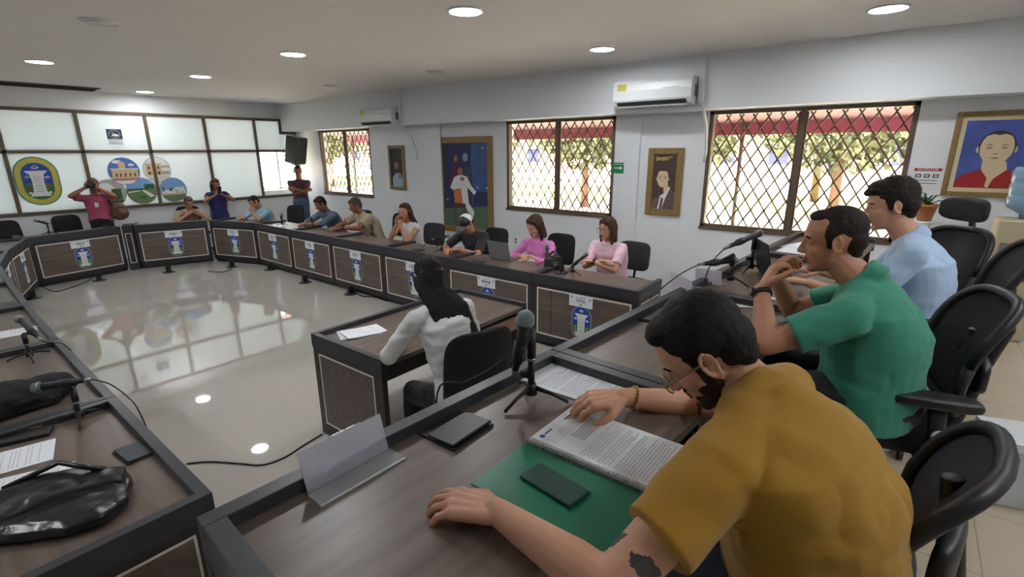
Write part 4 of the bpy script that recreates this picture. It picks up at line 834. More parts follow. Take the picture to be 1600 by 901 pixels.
q = at(10, 690, z=Z0); e = empty('folder', (q.x, q.y, Z0), 1.25, 'slim dark folder with a brassy edge at the left of the nearest desk', 'folder'); MB().bb((-.05, -.16, 0), (.05, .16, .018)).build('cover', K['bplastic'], e, bevel=.003); MB().bb((.045, -.12, .018), (.055, .10, .021)).build('clasp', K['gold'], e)
# ================================================================ people
SK = {k: mat('skin_'+k, c, .52, sss=.12) for k, c in dict(tan=(186, 134, 104), light=(206, 156, 128), brown=(150, 100, 74), dark=(126, 84, 62)).items()}
LIP = mat('lip', (150, 84, 74), .5); EYEW = mat('eye_white', (214, 208, 200), .3); IRIS = mat('iris', (40, 26, 20), .25); TATTOO = mat('tattoo_ink', (74, 66, 64), .6)
HAIR = {k: mat('hair_'+k, c, .7, spec=.3, bump=.25, bscale=160, var=.2, vscale=40) for k, c in dict(black=(24, 20, 20), dark=(40, 30, 26), brown=(74, 50, 38), grey=(74, 68, 62), auburn=(66, 42, 34), stubble=(50, 36, 30)).items()}
def cloth(name, c, var=.06): return mat('cloth_'+name, c, .85, var=var, vscale=7, bump=.15, bscale=350, sheen=.15)
CL = dict(mustard=cloth('mustard', (166, 124, 30)), green=cloth('green', (54, 138, 114)), blue=cloth('pale_blue', (180, 206, 238)), white=cloth('white', (214, 216, 216)), black=cloth('black', (24, 24, 28)),
 jeans=cloth('denim', (66, 84, 116), .15), navy=cloth('navy', (36, 40, 92)), maroon=cloth('maroon', (74, 46, 54)), greyb=cloth('grey_blue', (92, 108, 128)), beige=cloth('beige', (180, 164, 136)),
 khaki=cloth('khaki', (152, 140, 120)), pink=cloth('pink', (218, 130, 196)), ppink=cloth('pale_pink', (236, 200, 214)), rose=cloth('rose', (178, 76, 108)), sky=cloth('sky', (150, 190, 214)), charcoal=cloth('charcoal', (46, 40, 46)), tan=cloth('tan', (186, 160, 146)))
def remesh(mb, vox, name, mats, parent, origin, smooth=4, disp=0, dscale=8, regions=(), hairy=0):
    """one continuous skin over everything in the builder, moved to the parent's frame"""
    o = mb.build('tmp', [mats[0]])
    r = o.modifiers.new('r', 'REMESH'); r.mode = 'VOXEL'; r.voxel_size = vox; r.use_smooth_shade = True
    if smooth: s_ = o.modifiers.new('s', 'SMOOTH'); s_.factor = 0.5; s_.iterations = smooth
    dg = bpy.context.evaluated_depsgraph_get(); me = bpy.data.meshes.new_from_object(o.evaluated_get(dg))
    old = o.data; bpy.data.objects.remove(o); bpy.data.meshes.remove(old)
    if disp or hairy:
        ns = [v.normal.copy() for v in me.vertices]
        for v, n in zip(me.vertices, ns):
            p = v.co
            if disp:
                a = noise.noise(p*dscale)*disp + (abs(noise.noise(p*dscale*1.7+V((7, 3, 1))))-.25)*disp*.9 + noise.noise(V((p.x*dscale*1.3, p.y*dscale*1.3, p.z*dscale*3.5)))*disp*.7
                v.co = p+n*a
            if hairy > 0: v.co = v.co+n*(noise.noise(p*55)*hairy+noise.noise(p*110)*hairy*.5)
            elif hairy < 0: v.co = v.co-n*(noise.noise(V((p.x*75, p.y*75, p.z*5)))*hairy)
    inv = Matrix.Translation(-V(origin))
    me.materials.clear()
    for m in mats: me.materials.append(m)
    for mi, fn in regions:
        for p in me.polygons:
            if fn(p.center): p.material_index = mi
    me.transform(inv)
    for p in me.polygons: p.use_smooth = True
    o = bpy.data.objects.new(name, me); COL.objects.link(o); o.parent = parent; return o
def ik(S_, W_, a, b, pole):
    d = W_-S_; L_ = min(d.length, (a+b)*.995); dn = d.normalized(); W2 = S_+dn*L_
    x = (a*a-b*b+L_*L_)/(2*L_); h = math.sqrt(max(0, a*a-x*x)); pl = (pole-dn*pole.dot(dn))
    pl = pl.normalized() if pl.length > 1e-4 else dn.orthogonal().normalized()
    return S_+dn*x+pl*h, W2
def hand(mb, W_, d, n, left, curl=.3, s=1.0, spread=1.0, thumb=.35, curls=None):
    d = d.normalized(); n = (n-d*n.dot(d)).normalized(); sd = d.cross(n)*(1 if left else -1)
    kn = []
    for i, (off, ln, fwd) in enumerate([(.031, .078, .090), (.0105, .086, .095), (-.0105, .080, .091), (-.030, .064, .082)]):
        k = W_+d*fwd*s+sd*off*s+n*(.004 if i in (1, 2) else 0); kn.append(k)
        mb.capsule(W_+sd*off*.62*s+d*.012*s, k, .0145*s, .0125*s, 10)
        c = (curls[i] if curls else curl); ang_ = 0; p = k; dd = d; seg = [ln*.46, ln*.30, ln*.26]; rr = [.0095, .0085, .0078, .0066]
        yaw_ = (off*2.2*spread)
        for j in range(3):
            ang_ += c*(1.15, 1.5, .9)[j]
            v_ = (d*math.cos(ang_)-n*math.sin(ang_))+sd*yaw_*math.cos(ang_); v_.normalize()
            q = p+v_*seg[j]*s; mb.capsule(p, q, rr[j]*s, rr[j+1]*s, 10); p = q
    mb.ell(W_+d*.05*s-n*.004*s, (.036*s, .045*s, .014*s), Matrix((sd, d, n)).transposed(), 12)
    t0 = W_+d*.022*s+sd*.024*s-n*.006*s; v1 = (d*.75+sd*(.25+thumb*1.6)-n*.25).normalized(); t1 = t0+v1*.044*s; v2 = (d*.95+sd*(.1+thumb*.6)-n*(.15+.5*curl)).normalized(); t2 = t1+v2*.032*s; v3 = (d*1.0+sd*(-.05)-n*(.1+.7*curl)).normalized(); t3 = t2+v3*.026*s
    mb.capsule(t0, t1, .0165*s, .0125*s, 10); mb.capsule(t1, t2, .0115*s, .0100*s, 10); mb.capsule(t2, t3, .0100*s, .0080*s, 10)
def frame_from(f, u):
    f = f.normalized(); u = (u-f*u.dot(f)).normalized(); return f, u, u.cross(f)    # forward, up, left
def person(label, base, face, spec):
    """base: floor point under the hips, face: heading angle of the body (0 = +X)"""
    g = spec.get
    s = g('s', 1.0); vox = g('vox', .0065); B0 = V(base); Ff = V((math.cos(face), math.sin(face), 0)); Lf = V((-math.sin(face), math.cos(face), 0)); Uu = V((0, 0, 1))
    P = lambda t: B0+Ff*t[0]+Lf*t[1]+Uu*t[2]; D = lambda t: Ff*t[0]+Lf*t[1]+Uu*t[2]
    e = empty('person', B0, 0, label, 'person', g('group')); female = g('female', False)
    hp = g('hips', .56); wid = g('wide', 1.0); sw = g('shoulder', .165 if female else .19)*s
    pel = P((0, 0, hp)); nk = P(g('neck', (.12, 0, hp+.50*s))); hd = P(g('head', (.16, 0, hp+.72*s)))
    hy, hpch, hr = [math.radians(a) for a in g('look', (0, 0, 0))]      # yaw left+, pitch down+, roll
    Rh = Matrix.Rotation(hy, 3, Uu); f = Rh @ Ff; l = Rh @ Lf; f2 = f*math.cos(hpch)-Uu*math.sin(hpch); u2 = Uu*math.cos(hpch)+f*math.sin(hpch)
    R2 = Matrix.Rotation(hr, 3, f2); hf, hu, hl = f2, R2 @ u2, R2 @ l
    hs = s*g('hs', 1.0); H = lambda a, b, c: hd+(hf*a+hl*b+hu*c)*hs; HR = Matrix((hf, hl, hu)).transposed()
    twist = math.radians(g('twist', 0)); shL = Lf*math.cos(twist)-Ff*math.sin(twist); tilt = g('tilt', 0)
    ax = (nk-pel).normalized(); front = (Ff-ax*ax.dot(Ff)).normalized(); side = ax.cross(front)*-1; side = front.cross(ax)*-1
    chest = pel.lerp(nk, .78)
    shc = nk-ax*.045*s
    SH = {1: shc+shL*sw+Uu*tilt, -1: shc-shL*sw-Uu*tilt}
    for k, nm in ((1, 'shL'), (-1, 'shR')):
        if g(nm): SH[k] = P(g(nm))
    ua, fa = .285*s, .255*s
    arms = {}
    for k, nm in ((1, 'L'), (-1, 'R')):
        h = g('hand'+nm, dict(w=(.32, .18*k, hp+.22), d=(1, -.2*k, 0), n=(0, 0, 1)))
        E_, W_ = ik(SH[k], P(h['w']), ua, fa, D(h.get('pole', (-.3, .5*k, -1))))
        if h.get('elbow'): E_ = P(h['elbow']); W_ = P(h['w'])
        arms[k] = (SH[k], E_, W_, h)
    # ---------------- body
    b = MB(); thick = g('thick', 1.0)
    def torso(mb, inc, t0=-.06, t1=1.0):
        prof = ([(-.10, .10, .07)] if inc <= 0 else [(-g('hem', .10), .158, .118)])+[(0, .160, .118), (.25, .150*(0.92 if female else 1), .112), (.5, .156, .116), (.75, .168, .118), (.9, .135, .088), (1.0, .062, .056)]
        if t1 > 1: prof += [(1.05, .058, .054)]
        rings = []
        for t, a_, b_ in prof:
            a_ = a_*s*(wid if t < .85 else 1)+inc; b_ = b_*s*(wid**1.4*g('belly', 1) if 0 <= t < .6 else wid**.5 if t < .85 else 1)+inc
            bow = math.sin(max(0, min(1, t))*math.pi)*g('bow', .03)*s
            c = pel.lerp(nk, t)-front*bow*1.0
            rings.append([c+(shL*.0+side*math.cos(q)*a_+front*math.sin(q)*b_) for q in [2*math.pi*i/28 for i in range(28)]])
        mb.loft(rings)
        for k in (1, -1): mb.capsule(nk-ax*.02*s, shc.lerp(SH[k], .6)+ax*.005*s, .052*s+inc, .050*s+inc)
        if inc > 0: mb.loft([[nk+ax*h_*s+front*.004+(side*math.cos(q)+front*math.sin(q)*.95)*(r_*s) for q in [2*math.pi*i/24 for i in range(24)]] for h_, r_ in ((-.05, .088), (.0, .076), (.018, .070))])
    torso(b, -.004)
    for k in (1, -1):
        S_, E_, W_, h = arms[k]; r = s*thick*(.84 if female else 1)
        b.capsule(shc+(S_-shc)*.35, S_, .055*s, .052*r); b.capsule(S_, E_, .049*r, .037*r); mid = E_.lerp(W_, .3); b.capsule(E_, mid, .037*r, .038*r); b.capsule(mid, W_, .037*r, .0235*r)
        b.ell(E_, .036*r)
        if not h.get('nohand'): hand(b, W_, D(h['d']), D(h['n']), k == 1, h.get('curl', .3), s*g('hands', 1.0)*(.9 if female else 1), h.get('spread', 1), h.get('thumb', .35), h.get('curls'))
    # legs
    st = g('stand', False); legs = []
    for k in (1, -1):
        hip = pel+Lf*.085*s*k-Uu*.02
        kn = P(g('knee', {}).get(k, (.42*s, .13*k, hp-.03))) if not st else P((.03, .09*k, .50*s)); an = P(g('ankle', {}).get(k, (.40*s, .13*k, .09))) if not st else P((-.01, .10*k, .09))
        legs.append((hip, kn, an)); b.capsule(hip, kn, .075*s, .052*s); b.capsule(kn, an, .05*s, .036*s); b.capsule(an-Ff*.02-Uu*.04, an+Ff*.15-Uu*.055, .034*s, .026*s)
    # neck, head
    fem = .9 if female else 1
    b.capsule(nk-ax*.03*s, H(-.02, 0, -.075), (.050 if female else .060)*s, (.044 if female else .055)*s)
    E3 = lambda a, b_, c, r, RR=None: b.ell(H(a, b_, c), [x*hs for x in r], HR if RR is None else RR, 18)
    jw = g('jaw', 1.0)*fem
    E3(-.008, 0, .028, (.097, .076, .092)); E3(.020, 0, -.03, (.070, .062, .082)); E3(.034, 0, -.078, (.046, .047*jw, .036)); E3(.066, 0, -.100, (.020, .022*jw, .016))
    E3(.078, 0, .022, (.014, .044, .012)); E3(.058, .034, -.026, (.022, .022, .024)); E3(.058, -.034, -.026, (.022, .022, .024)); E3(.062, 0, -.058, (.026, .032, .03))
    b.capsule(H(.086, 0, .010), H(.106, 0, -.030), .0075*hs, .0110*hs, 10); E3(.097, .011, -.034, (.010, .008, .008)); E3(.097, -.011, -.034, (.010, .008, .008))
    E3(.088, 0, -.0575, (.008, .023, .0055)); E3(.086, 0, -.069, (.009, .020, .0065))
    for k in (1, -1):
        E3(.070, .031*k, .004, (.0135, .0165, .0115))
        Re = HR @ rot('Z', -.35*k) @ rot('Y', -.2)
        E3(-.008, .079*k, -.006, (.017, .006, .028), Re)
        pts = [H(-.008+.018*math.cos(a), .083*k+(.004*k if True else 0), -.004+.030*math.sin(a)) for a in [-2.2+i*.45 for i in range(10)]]
        b.tube(pts, .0048*hs, 6); b.ell(H(-.002, .081*k, -.032), (.008*hs, .005*hs, .009*hs), HR, 8)
    def lipreg(c):
        q = c-H(.088, 0, -.0635); return abs(q.dot(hl)) < .024*hs and abs(q.dot(hu)) < .0105*hs and q.dot(hf) > -.003*hs
    regs = [(1, lipreg)]; mats = [SK[g('skin', 'tan')], LIP]
    if g('tattoo'):
        S_, E_, W_, h = arms[1]; tc_ = S_.lerp(E_, .78)
        regs.append((2, lambda c: (c-tc_).length < .05 and c.z > tc_.z and noise.noise(c*22) > -.15)); mats.append(TATTOO)
    remesh(b, vox, 'body', mats, e, B0, 5 if vox > .005 else 9, regions=regs)
    # ---------------- clothes
    cm = CL[g('shirt', 'white')]; inc = .013*s
    c = MB(); torso(c, inc, t1=1.0)
    fr = g('sleeve', .62)
    for k in (1, -1):
        S_, E_, W_, h = arms[k]; r = s*thick*(.86 if female else 1)
        c.capsule(shc+(S_-shc)*.3, S_, (.066)*s, .064*r)
        if fr > 0:
            if fr <= 1: q = S_.lerp(E_, fr); c.cone(S_, q, .062*r, .062*r if fr < .8 else .052*r, 20); c.ell(S_, .064*r)
            else:
                q = E_.lerp(W_, fr-1); c.cone(S_, E_, .064*r, .052*r, 20); c.ell(E_, .053*r); c.cone(E_, q, .052*r, g('cuff', .040)*r, 20); c.ell(S_, .064*r)
    if g('collar'):
        ca_ = (H(-.02, 0, -.075)-nk).normalized(); cs_ = (side-ca_*side.dot(ca_)).normalized(); cf_ = ca_.cross(cs_)
        c.loft([[nk+ca_*h_*s+(cs_*math.cos(q)+cf_*math.sin(q))*r_*s for q in [2*math.pi*i/24 for i in range(24)]] for h_, r_ in ((-.025, .070), (.0, .074), (.032, .068), (.036, .063))])
    sh = remesh(c, max(vox, .005), 'shirt', [cm], e, B0, 6, disp=g('fold', .006), dscale=g('fscale', 7))
    if g('skirt'):   # dress
        c = MB(); c.loft([[B0+Uu*z_+(Lf*math.cos(q)*r_+Ff*math.sin(q)*r_*.8) for q in [2*math.pi*i/24 for i in range(24)]] for z_, r_ in ((hp+.04, .17), (hp-.1, .20), (hp-.45, .23))]); remesh(c, .008, 'skirt', [cm], e, B0, 4, disp=.008)
    else:
        c = MB(); c.ell(pel-Uu*.02, (.165*s*wid, .165*s*wid, .12*s))
        for hip, kn, an in legs: c.capsule(hip, kn, .095*s, .072*s); c.cone(kn, an, .070*s, .060*s); c.ell(kn, .071*s)
        remesh(c, .008, 'trousers', [CL[g('pants', 'jeans')]], e, B0, 4, disp=.005)
    # shoes
    for hip, kn, an in legs:
        c = MB(); c.capsule(an-Ff*.035-Uu*.045, an+Ff*.16-Uu*.052, .042*s, .034*s); c.capsule(an-Uu*.01, an-Uu*.05, .045*s, .045*s); remesh(c, .008, 'shoe', [K['bplastic']], e, B0, 3)
    # ---------------- hair
    hst = g('hair', 'short'); hm = HAIR[g('haircol', 'black')]; c = MB(); th = g('hairthick', 0.0)
    if hst in ('short', 'buzz', 'long', 'tied'):
        q = 0 if hst != 'buzz' else -.006; q += th
        rad = lambda *r: [x*hs+q*hs for x in r]
        c.ell(H(-.022, 0, .046), rad(.096, .082, .086), HR, 20); c.ell(H(-.055, 0, .0), rad(.060, .074, .064), HR, 20); c.ell(H(.030, 0, .092), rad(.050, .055, .030), HR, 16)
        if hst in ('short', 'buzz'):
            c.ell(H(-.062, 0, -.045), rad(.034, .052, .035), HR, 16)
            for k in (1, -1): c.ell(H(.010, .068*k, .030), [x*hs for x in (.024, .0115, .034)], HR, 12); c.ell(H(.018, .071*k, .004), [x*hs for x in (.012, .0075, .026)], HR, 12)
    if hst == 'short' and g('fringe'): c.ell(H(.066, .015, .080), [x*hs for x in (.032, .05, .022)], HR, 14); c.ell(H(.080, -.02, .068), [x*hs for x in (.018, .035, .016)], HR, 14)
    if hst == 'long':
        rn = random.Random(g('seed', 1)); ln = g('hairlen', .35)
        for k in range(g('strands', 26)):
            a = -math.pi*.5+(k/(g('strands', 26)-1)-.5)*math.pi*1.25      # around the back
            p0 = H(.045*math.sin(a)-.03, .072*math.cos(a), .02); out = (hf*math.sin(a)*.5+hl*math.cos(a))*.075*hs
            if abs(math.cos(a)) > .75: p0 = H(.012, .076*(1 if math.cos(a) > 0 else -1), .01)
            p1 = H(.05*math.sin(a)-.035, .078*math.cos(a), -.05)
            bk = -Ff*.075*s*(1 if math.sin(a) < .2 else .3); w_ = rn.uniform(-.02, .02)
            p2 = nk+(Lf*math.cos(a)*.085*s)+bk*.8+Uu*.01; p3 = p2-ax*ln*rn.uniform(.78, 1.05)*.55+Lf*w_+bk*.35+g('hairoff', 0)*Lf*.3; p4 = p2-ax*ln*rn.uniform(.9, 1.1)+Lf*w_*2+bk*.25+g('hairoff', 0)*Lf
            c.capsule(p0, p1, .020*hs, .022*hs, 8); c.capsule(p1, p2, .022*hs, .020*hs, 8); c.capsule(p2, p3, .019*hs, .016*hs, 8); c.capsule(p3, p4, .015*hs, .005*hs, 8)
        wdt = g('hairw', .085)
        pts_ = [(H(-.03, 0, .07), .070, .060), (H(-.075, 0, .02), .080, .050), (H(-.085, 0, -.06), .082, .045), (nk-Ff*.085*s+Uu*.02+Lf*g('hairoff', 0)*.3, wdt, .036), (nk-ax*ln*.45-Ff*.125*s+Lf*g('hairoff', 0)*.7, wdt*.95, .030), (nk-ax*ln*.85-Ff*.115*s+Lf*g('hairoff', 0), wdt*.6, .020), (nk-ax*ln*1.05-Ff*.11*s+Lf*g('hairoff', 0)*1.05, wdt*.25, .010)]
        c.loft([[p+(hl.lerp(Lf, min(1, i*.3))).normalized()*math.cos(q)*a_*hs+(hf.lerp(Ff, min(1, i*.3))).normalized()*math.sin(q)*b_*hs for q in [2*math.pi*j/20 for j in range(20)]] for i, (p, a_, b_) in enumerate(pts_)])
    if hst == 'bob':
        c.ell(H(-.018, 0, .048), [x*hs for x in (.098, .086, .088)], HR, 20)
        for k in (1, -1):
            c.capsule(H(-.0, .074*k, .03), H(.0, .082*k, -.10), .026*hs, .030*hs); c.capsule(H(-.04, .07*k, .03), H(-.03, .075*k, -.12), .034*hs, .034*hs); c.capsule(H(.0, .082*k, -.10), H(.02, .074*k, -.155), .029*hs, .014*hs)
            c.capsule(H(.04, .05*k, .085), H(.03, .076*k, .0), .02*hs, .014*hs)
        c.capsule(H(-.075, 0, .02), H(-.06, 0, -.13), .05*hs, .04*hs)
    if hst == 'tied': c.ell(H(-.115, 0, .01), [x*hs for x in (.035, .035, .04)], HR, 14); c.capsule(H(-.12, 0, 0), H(-.10, 0, -.16), .026*hs, .01*hs)
    if hst == 'cap': c.ell(H(-.055, 0, -.02), [x*hs for x in (.045, .070, .045)], HR, 16)
    hv = max(vox*.9, .0035); remesh(c, hv, 'hair', [hm], e, B0, 3, hairy=-.006 if hst in ('long', 'bob') else g('hairy', .003) if hst != 'buzz' else .0015)
    if g('beard'):
        c = MB(); c.ell(H(.036, 0, -.080), [x*hs for x in (.0495, .0505, .037)], HR, 20); c.ell(H(.067, 0, -.102), [x*hs for x in (.0225, .0255, .0185)], HR, 16)
        for k in (1, -1): c.ell(H(.026, .046*k, -.055), [x*hs for x in (.034, .0150, .034)], HR, 14); c.ell(H(.016, .060*k, -.022), [x*hs for x in (.018, .0085, .038)], HR, 12)
        c.ell(H(.089, 0, -.048), [x*hs for x in (.006, .026, .0045)], HR, 12)
        remesh(c, hv, 'beard', [HAIR['stubble']], e, B0, 3, hairy=.0012)
    if hst == 'cap':
        c = MB(); ca, cb = g('capcols', (K['bplastic'], K['paper']))
        rings = []
        for i in range(9):
            t = i/8*math.pi/2; rings.append([H(-.008+.106*math.cos(t)*math.cos(q), .087*math.cos(t)*math.sin(q), .030+.092*math.sin(t)) for q in [2*math.pi*j/28 for j in range(28)]])
        c.loft(rings, True)
        cap = c.build('cap', [ca, cb], e, origin=B0)
        for p in cap.data.polygons:
            if ((p.center+B0)-hd).dot(hf) < -.01*hs: p.material_index = 1
        c = MB(); c.loft([[H(.085, .07, .040), H(.085, -.07, .040), H(.09, -.07, .046), H(.09, .07, .046)], [H(.15, .055, .028), H(.15, -.055, .028), H(.152, -.055, .034), H(.152, .055, .034)], [H(.178, .03, .018), H(.178, -.03, .018), H(.179, -.03, .023), H(.179, .03, .023)]], smooth=False)
        c.build('cap_brim', [ca], cap)
        for v in cap.children[0].data.vertices: v.co -= B0
    # ---------------- eyes, brows, glasses
    if g('eyes', True):
        c = MB(); c2 = MB()
        for k in (1, -1):
            cc = H(.0735, .031*k, .003); c.ell(cc, (.0105*hs, .0115*hs, .0062*hs), HR, 12, 0); c.ell(cc+hf*.0078*hs, (.0035*hs, .0050*hs, .0050*hs), HR, 10, 1)
            c2.tube([H(.082, .014*k, .0195), H(.0855, .030*k, .0255), H(.074, .050*k, .0200)], [.0032*hs, .0040*hs, .0020*hs], 6)
        c.build('eyes', [EYEW, IRIS], e, origin=B0); c2.build('eyebrows', hm, e, origin=B0)
    if g('glasses'):
        c = MB()
        for k in (1, -1):
            c.tube([H(.104-.006*abs(math.cos(a))*0+(-.012 if math.cos(a)*1 > .5 else 0)*0, k*(.034+.026*math.cos(a)), -.004+.023*math.sin(a)) for a in [2*math.pi*i/20 for i in range(21)]], .0016*hs, 6)
            c.tube([H(.104, k*.060, .006), H(.085, k*.078, .008), H(.0, k*.084, .006), H(-.018, k*.084, -.004)], g('gr', .0016)*hs, 6)
        c.tube([H(.104, .009, .0), H(.108, 0, .004), H(.104, -.009, .0)], .0014*hs, 6)
        gl = c.build('glasses', [g('gmat', K['bplastic'])], e, origin=B0)
        c = MB()
        for k in (1, -1): c.add([H(.104, k*(.034+.025*math.cos(a)), -.004+.022*math.sin(a)) for a in [2*math.pi*i/16 for i in range(16)]], [tuple(range(16))])
        c.build('lens', K['cglass'], gl, origin=B0)
    e2 = dict(e=e, P=P, D=D, H=H, hf=hf, hl=hl, hu=hu, HR=HR, arms=arms, B0=B0, nk=nk, ax=ax, front=front, side=side, s=s)
    if g('watch'):
        for k in g('watch'):
            S_, E_, W_, h = arms[k]; d_ = (E_-W_).normalized(); p = W_+d_*.018; c = MB(); n_ = D(h['n']); n_ = (n_-d_*n_.dot(d_)).normalized(); r_ = .031*s*thick*(.84 if female else 1)
            c.cone(p-d_*.009, p+d_*.009, r_, r_+.001, 20); q_ = d_.cross(n_); c.cone(p+n_*r_*.85, p+n_*(r_+.008), .017, .016, 20, 0); c.cone(p+n_*(r_+.008), p+n_*(r_+.0085), .0135, .0135, 20, 1)
            c.build('wristwatch', g('wmat', [K['bplastic'], K['grey']]), e, origin=B0)
    return e2
# ---- the three men at the head table (they face +Y)
PH = math.pi/2
def W2L(base, face):
    b = V(base); Ff = V((math.cos(face), math.sin(face), 0)); Lf = V((-math.sin(face), math.cos(face), 0))
    return lambda x, y, z: ((V((x, y, 0))-b).dot(Ff), (V((x, y, 0))-b).dot(Lf), z-b.z)
b0 = (1.10, .03, DZ); T = W2L(b0, PH)
yl = person('bearded man in a mustard T-shirt and round glasses reading a spiral notebook', b0, PH, dict(
    s=1.05, hands=1.08, hem=.28, hairy=.0018, vox=.0034, shirt='mustard', pants='jeans', hips=.58, neck=T(1.12, .185, 1.555), head=T(1.12, .315, 1.610), look=(22, 44, 0), hair='short', haircol='black', hairthick=.002, gr=.0026, beard=True, glasses=True, gmat=K['gold'], skin='light', tattoo=True,
    shL=T(.900, .20, 1.455), shR=T(1.34, .17, 1.46), sleeve=.60, fold=.010, bow=.035, wide=1.34, belly=.92, thick=1.15,
    handL=dict(w=T(.665, .565, 1.335), d=(1, .32, -.05), n=(0, 0, 1), curls=(.22, .3, .34, .36), thumb=.4, pole=(-.2, .9, -.5), spread=1.5),
    handR=dict(w=T(1.265, .575, 1.345), d=(.75, .95, .02), n=(0, .15, 1), curl=.42, thumb=.25, pole=(-.2, -.9, -.5))))
b0 = (2.30, .0, DZ); T = W2L(b0, PH)
gr = person('man in a green T-shirt resting his chin on clasped hands at the head table', b0, PH, dict(
    s=1.08, vox=.0045, hem=.26, shirt='green', pants='black', hips=.60, neck=T(2.30, .07, 1.575), head=T(2.30, .20, 1.715), look=(12, 8, 0), hair='buzz', haircol='dark', skin='tan', sleeve=.66, wide=1.10, belly=1.18, thick=1.12, bow=.02, collar=True,
    shL=T(2.09, .10, 1.47), shR=T(2.50, .06, 1.48),
    handL=dict(w=T(2.13, .40, 1.52), d=(-.3, -.5, .9), n=(.85, .3, .4), curl=.75, thumb=.3, pole=(.3, .5, -1), elbow=T(1.99, .33, 1.345)),
    handR=dict(w=T(2.40, .40, 1.52), d=(-.3, .5, .9), n=(.85, -.3, .4), curl=.75, thumb=.3, elbow=T(2.50, .33, 1.345)), watch=(1,)))
b0 = (3.22, -.12, DZ); T = W2L(b0, PH)
bl = person('man in a pale blue shirt, in profile before the wide barred window', b0, PH, dict(
    s=1.08, vox=.0045, hem=.24, shirt='blue', pants='jeans', hips=.64, neck=T(3.22, -.06, 1.62), head=T(3.22, .06, 1.785), look=(18, 12, 0), hair='short', haircol='dark', hairthick=.004, fringe=True, skin='light', sleeve=.75, wide=1.05, collar=True, bow=.03,
    handL=dict(w=T(3.05, .34, 1.36), d=(1, -.2, 0), n=(0, 0, 1), curl=.35), handR=dict(w=T(3.40, .34, 1.36), d=(1, .2, 0), n=(0, 0, 1), curl=.35)))
# ---- extras that belong to the reading man
H_ = yl; S_, E_, W_, h_ = yl['arms'][-1]; m = MB(); d_ = (E_-W_).normalized(); c0 = W_+d_*.035; u_ = d_.orthogonal().normalized(); v_ = d_.cross(u_)
for k in range(22):
    a = 2*math.pi*k/22; m.ell(c0+(u_*math.cos(a)+v_*math.sin(a))*.0335+d_*.004*math.sin(2*a), .0052, n=8)
m.build('bracelet', mat('brass_beads', (168, 132, 70), .3, metal=.7), yl['e'], origin=yl['B0'])
for b_ in BAGS: b_()
# ---- the others
def row(x, y, deg, label, **k): return person(label, (x, y, 0), math.radians(deg), k)
sec = row(2.0, 1.98, 78, 'woman in a white blouse with long black hair, seen from behind at the low desk', female=True, s=1.02, vox=.0055, hips=.61, neck=(.22, 0, 1.12), head=(.34, .0, 1.295), look=(-14, 18, 0), hair='long', hairlen=.40, hairoff=-.05, hairw=.135, strands=34, haircol='black', skin='tan', shirt='white', pants='black',
    sleeve=1.85, cuff=.05, thick=1.15, fold=.010, shoulder=.175, handL=dict(w=(.50, .14, .83), d=(1, -.3, 0), n=(0, 0, 1), curl=.5, pole=(-.3, 1, -.6)), handR=dict(w=(.52, -.16, .83), d=(1, .3, 0), n=(0, 0, 1), curl=.4, pole=(-.3, -1, -.6)), knee={1: (.38, .13, .52), -1: (.38, -.13, .52)})
row(5.42, 2.70, 178, 'woman in a pale pink top with glasses and folded arms, at the end desk', female=True, s=1.07, hips=.54, wide=1.15, neck=(.13, 0, 1.0), head=(.17, 0, 1.175), look=(-12, 6, 0), hair='bob', haircol='brown', skin='light', shirt='ppink', pants='navy', glasses=True, sleeve=.75, thick=1.1,
    handL=dict(w=(.40, -.05, .815), d=(.15, -1, 0), n=(0, 0, 1), curl=.3, pole=(-.2, 1, -.4)), handR=dict(w=(.36, .05, .83), d=(.1, 1, .1), n=(0, 0, 1), curl=.3, pole=(-.2, -1, -.4)), watch=(1,))
row(5.18, 3.55, 176, 'woman in a bright pink shirt reading papers beside the grey laptop', female=True, s=1.07, hips=.54, wide=1.1, neck=(.13, 0, .98), head=(.19, 0, 1.16), look=(-8, 22, 0), hair='bob', haircol='auburn', skin='light', shirt='pink', pants='navy', glasses=False, sleeve=1.7, cuff=.045, collar=True, fold=.010, hs=1.02,
    handL=dict(w=(.34, .06, .815), d=(.5, -1, 0), n=(0, 0, 1), curl=.35, pole=(-.2, 1, -.4)), handR=dict(w=(.38, -.05, .815), d=(.6, .9, 0), n=(0, 0, 1), curl=.35, pole=(-.2, -1, -.4)))
row(5.10, 4.55, 182, 'man in a black and cream cap and dark shirt leaning over the desk', s=1.04, hips=.56, wide=1.15, neck=(.22, 0, 1.0), head=(.34, .02, 1.14), look=(5, 40, 0), hair='cap', haircol='black', skin='tan', shirt='charcoal', pants='jeans', sleeve=.8, thick=1.1, fold=.009,
    handL=dict(w=(.50, .02, .82), d=(.6, -.9, 0), n=(.2, 0, 1), curl=.5, pole=(-.2, 1, -.5)), handR=dict(w=(.56, -.12, .82), d=(.8, .5, 0), n=(0, 0, 1), curl=.5, pole=(-.2, -1, -.5)), watch=(1,), wmat=[K['gold'], K['white']])
row(5.06, 5.92, 186, 'long-haired woman in a sleeveless white top with raised clasped hands', female=True, s=1.05, hips=.55, neck=(.10, 0, 1.0), head=(.17, 0, 1.18), look=(8, 5, 0), hair='long', hairlen=.26, strands=24, haircol='auburn', skin='tan', shirt='white', pants='black', sleeve=0,
    handL=dict(w=(.30, .03, 1.00), d=(.1, -.2, 1), n=(.3, 1, 0), curl=.5, pole=(0, .6, -1)), handR=dict(w=(.33, -.03, 1.02), d=(.1, .2, 1), n=(.3, -1, 0), curl=.4, pole=(0, -.6, -1)))
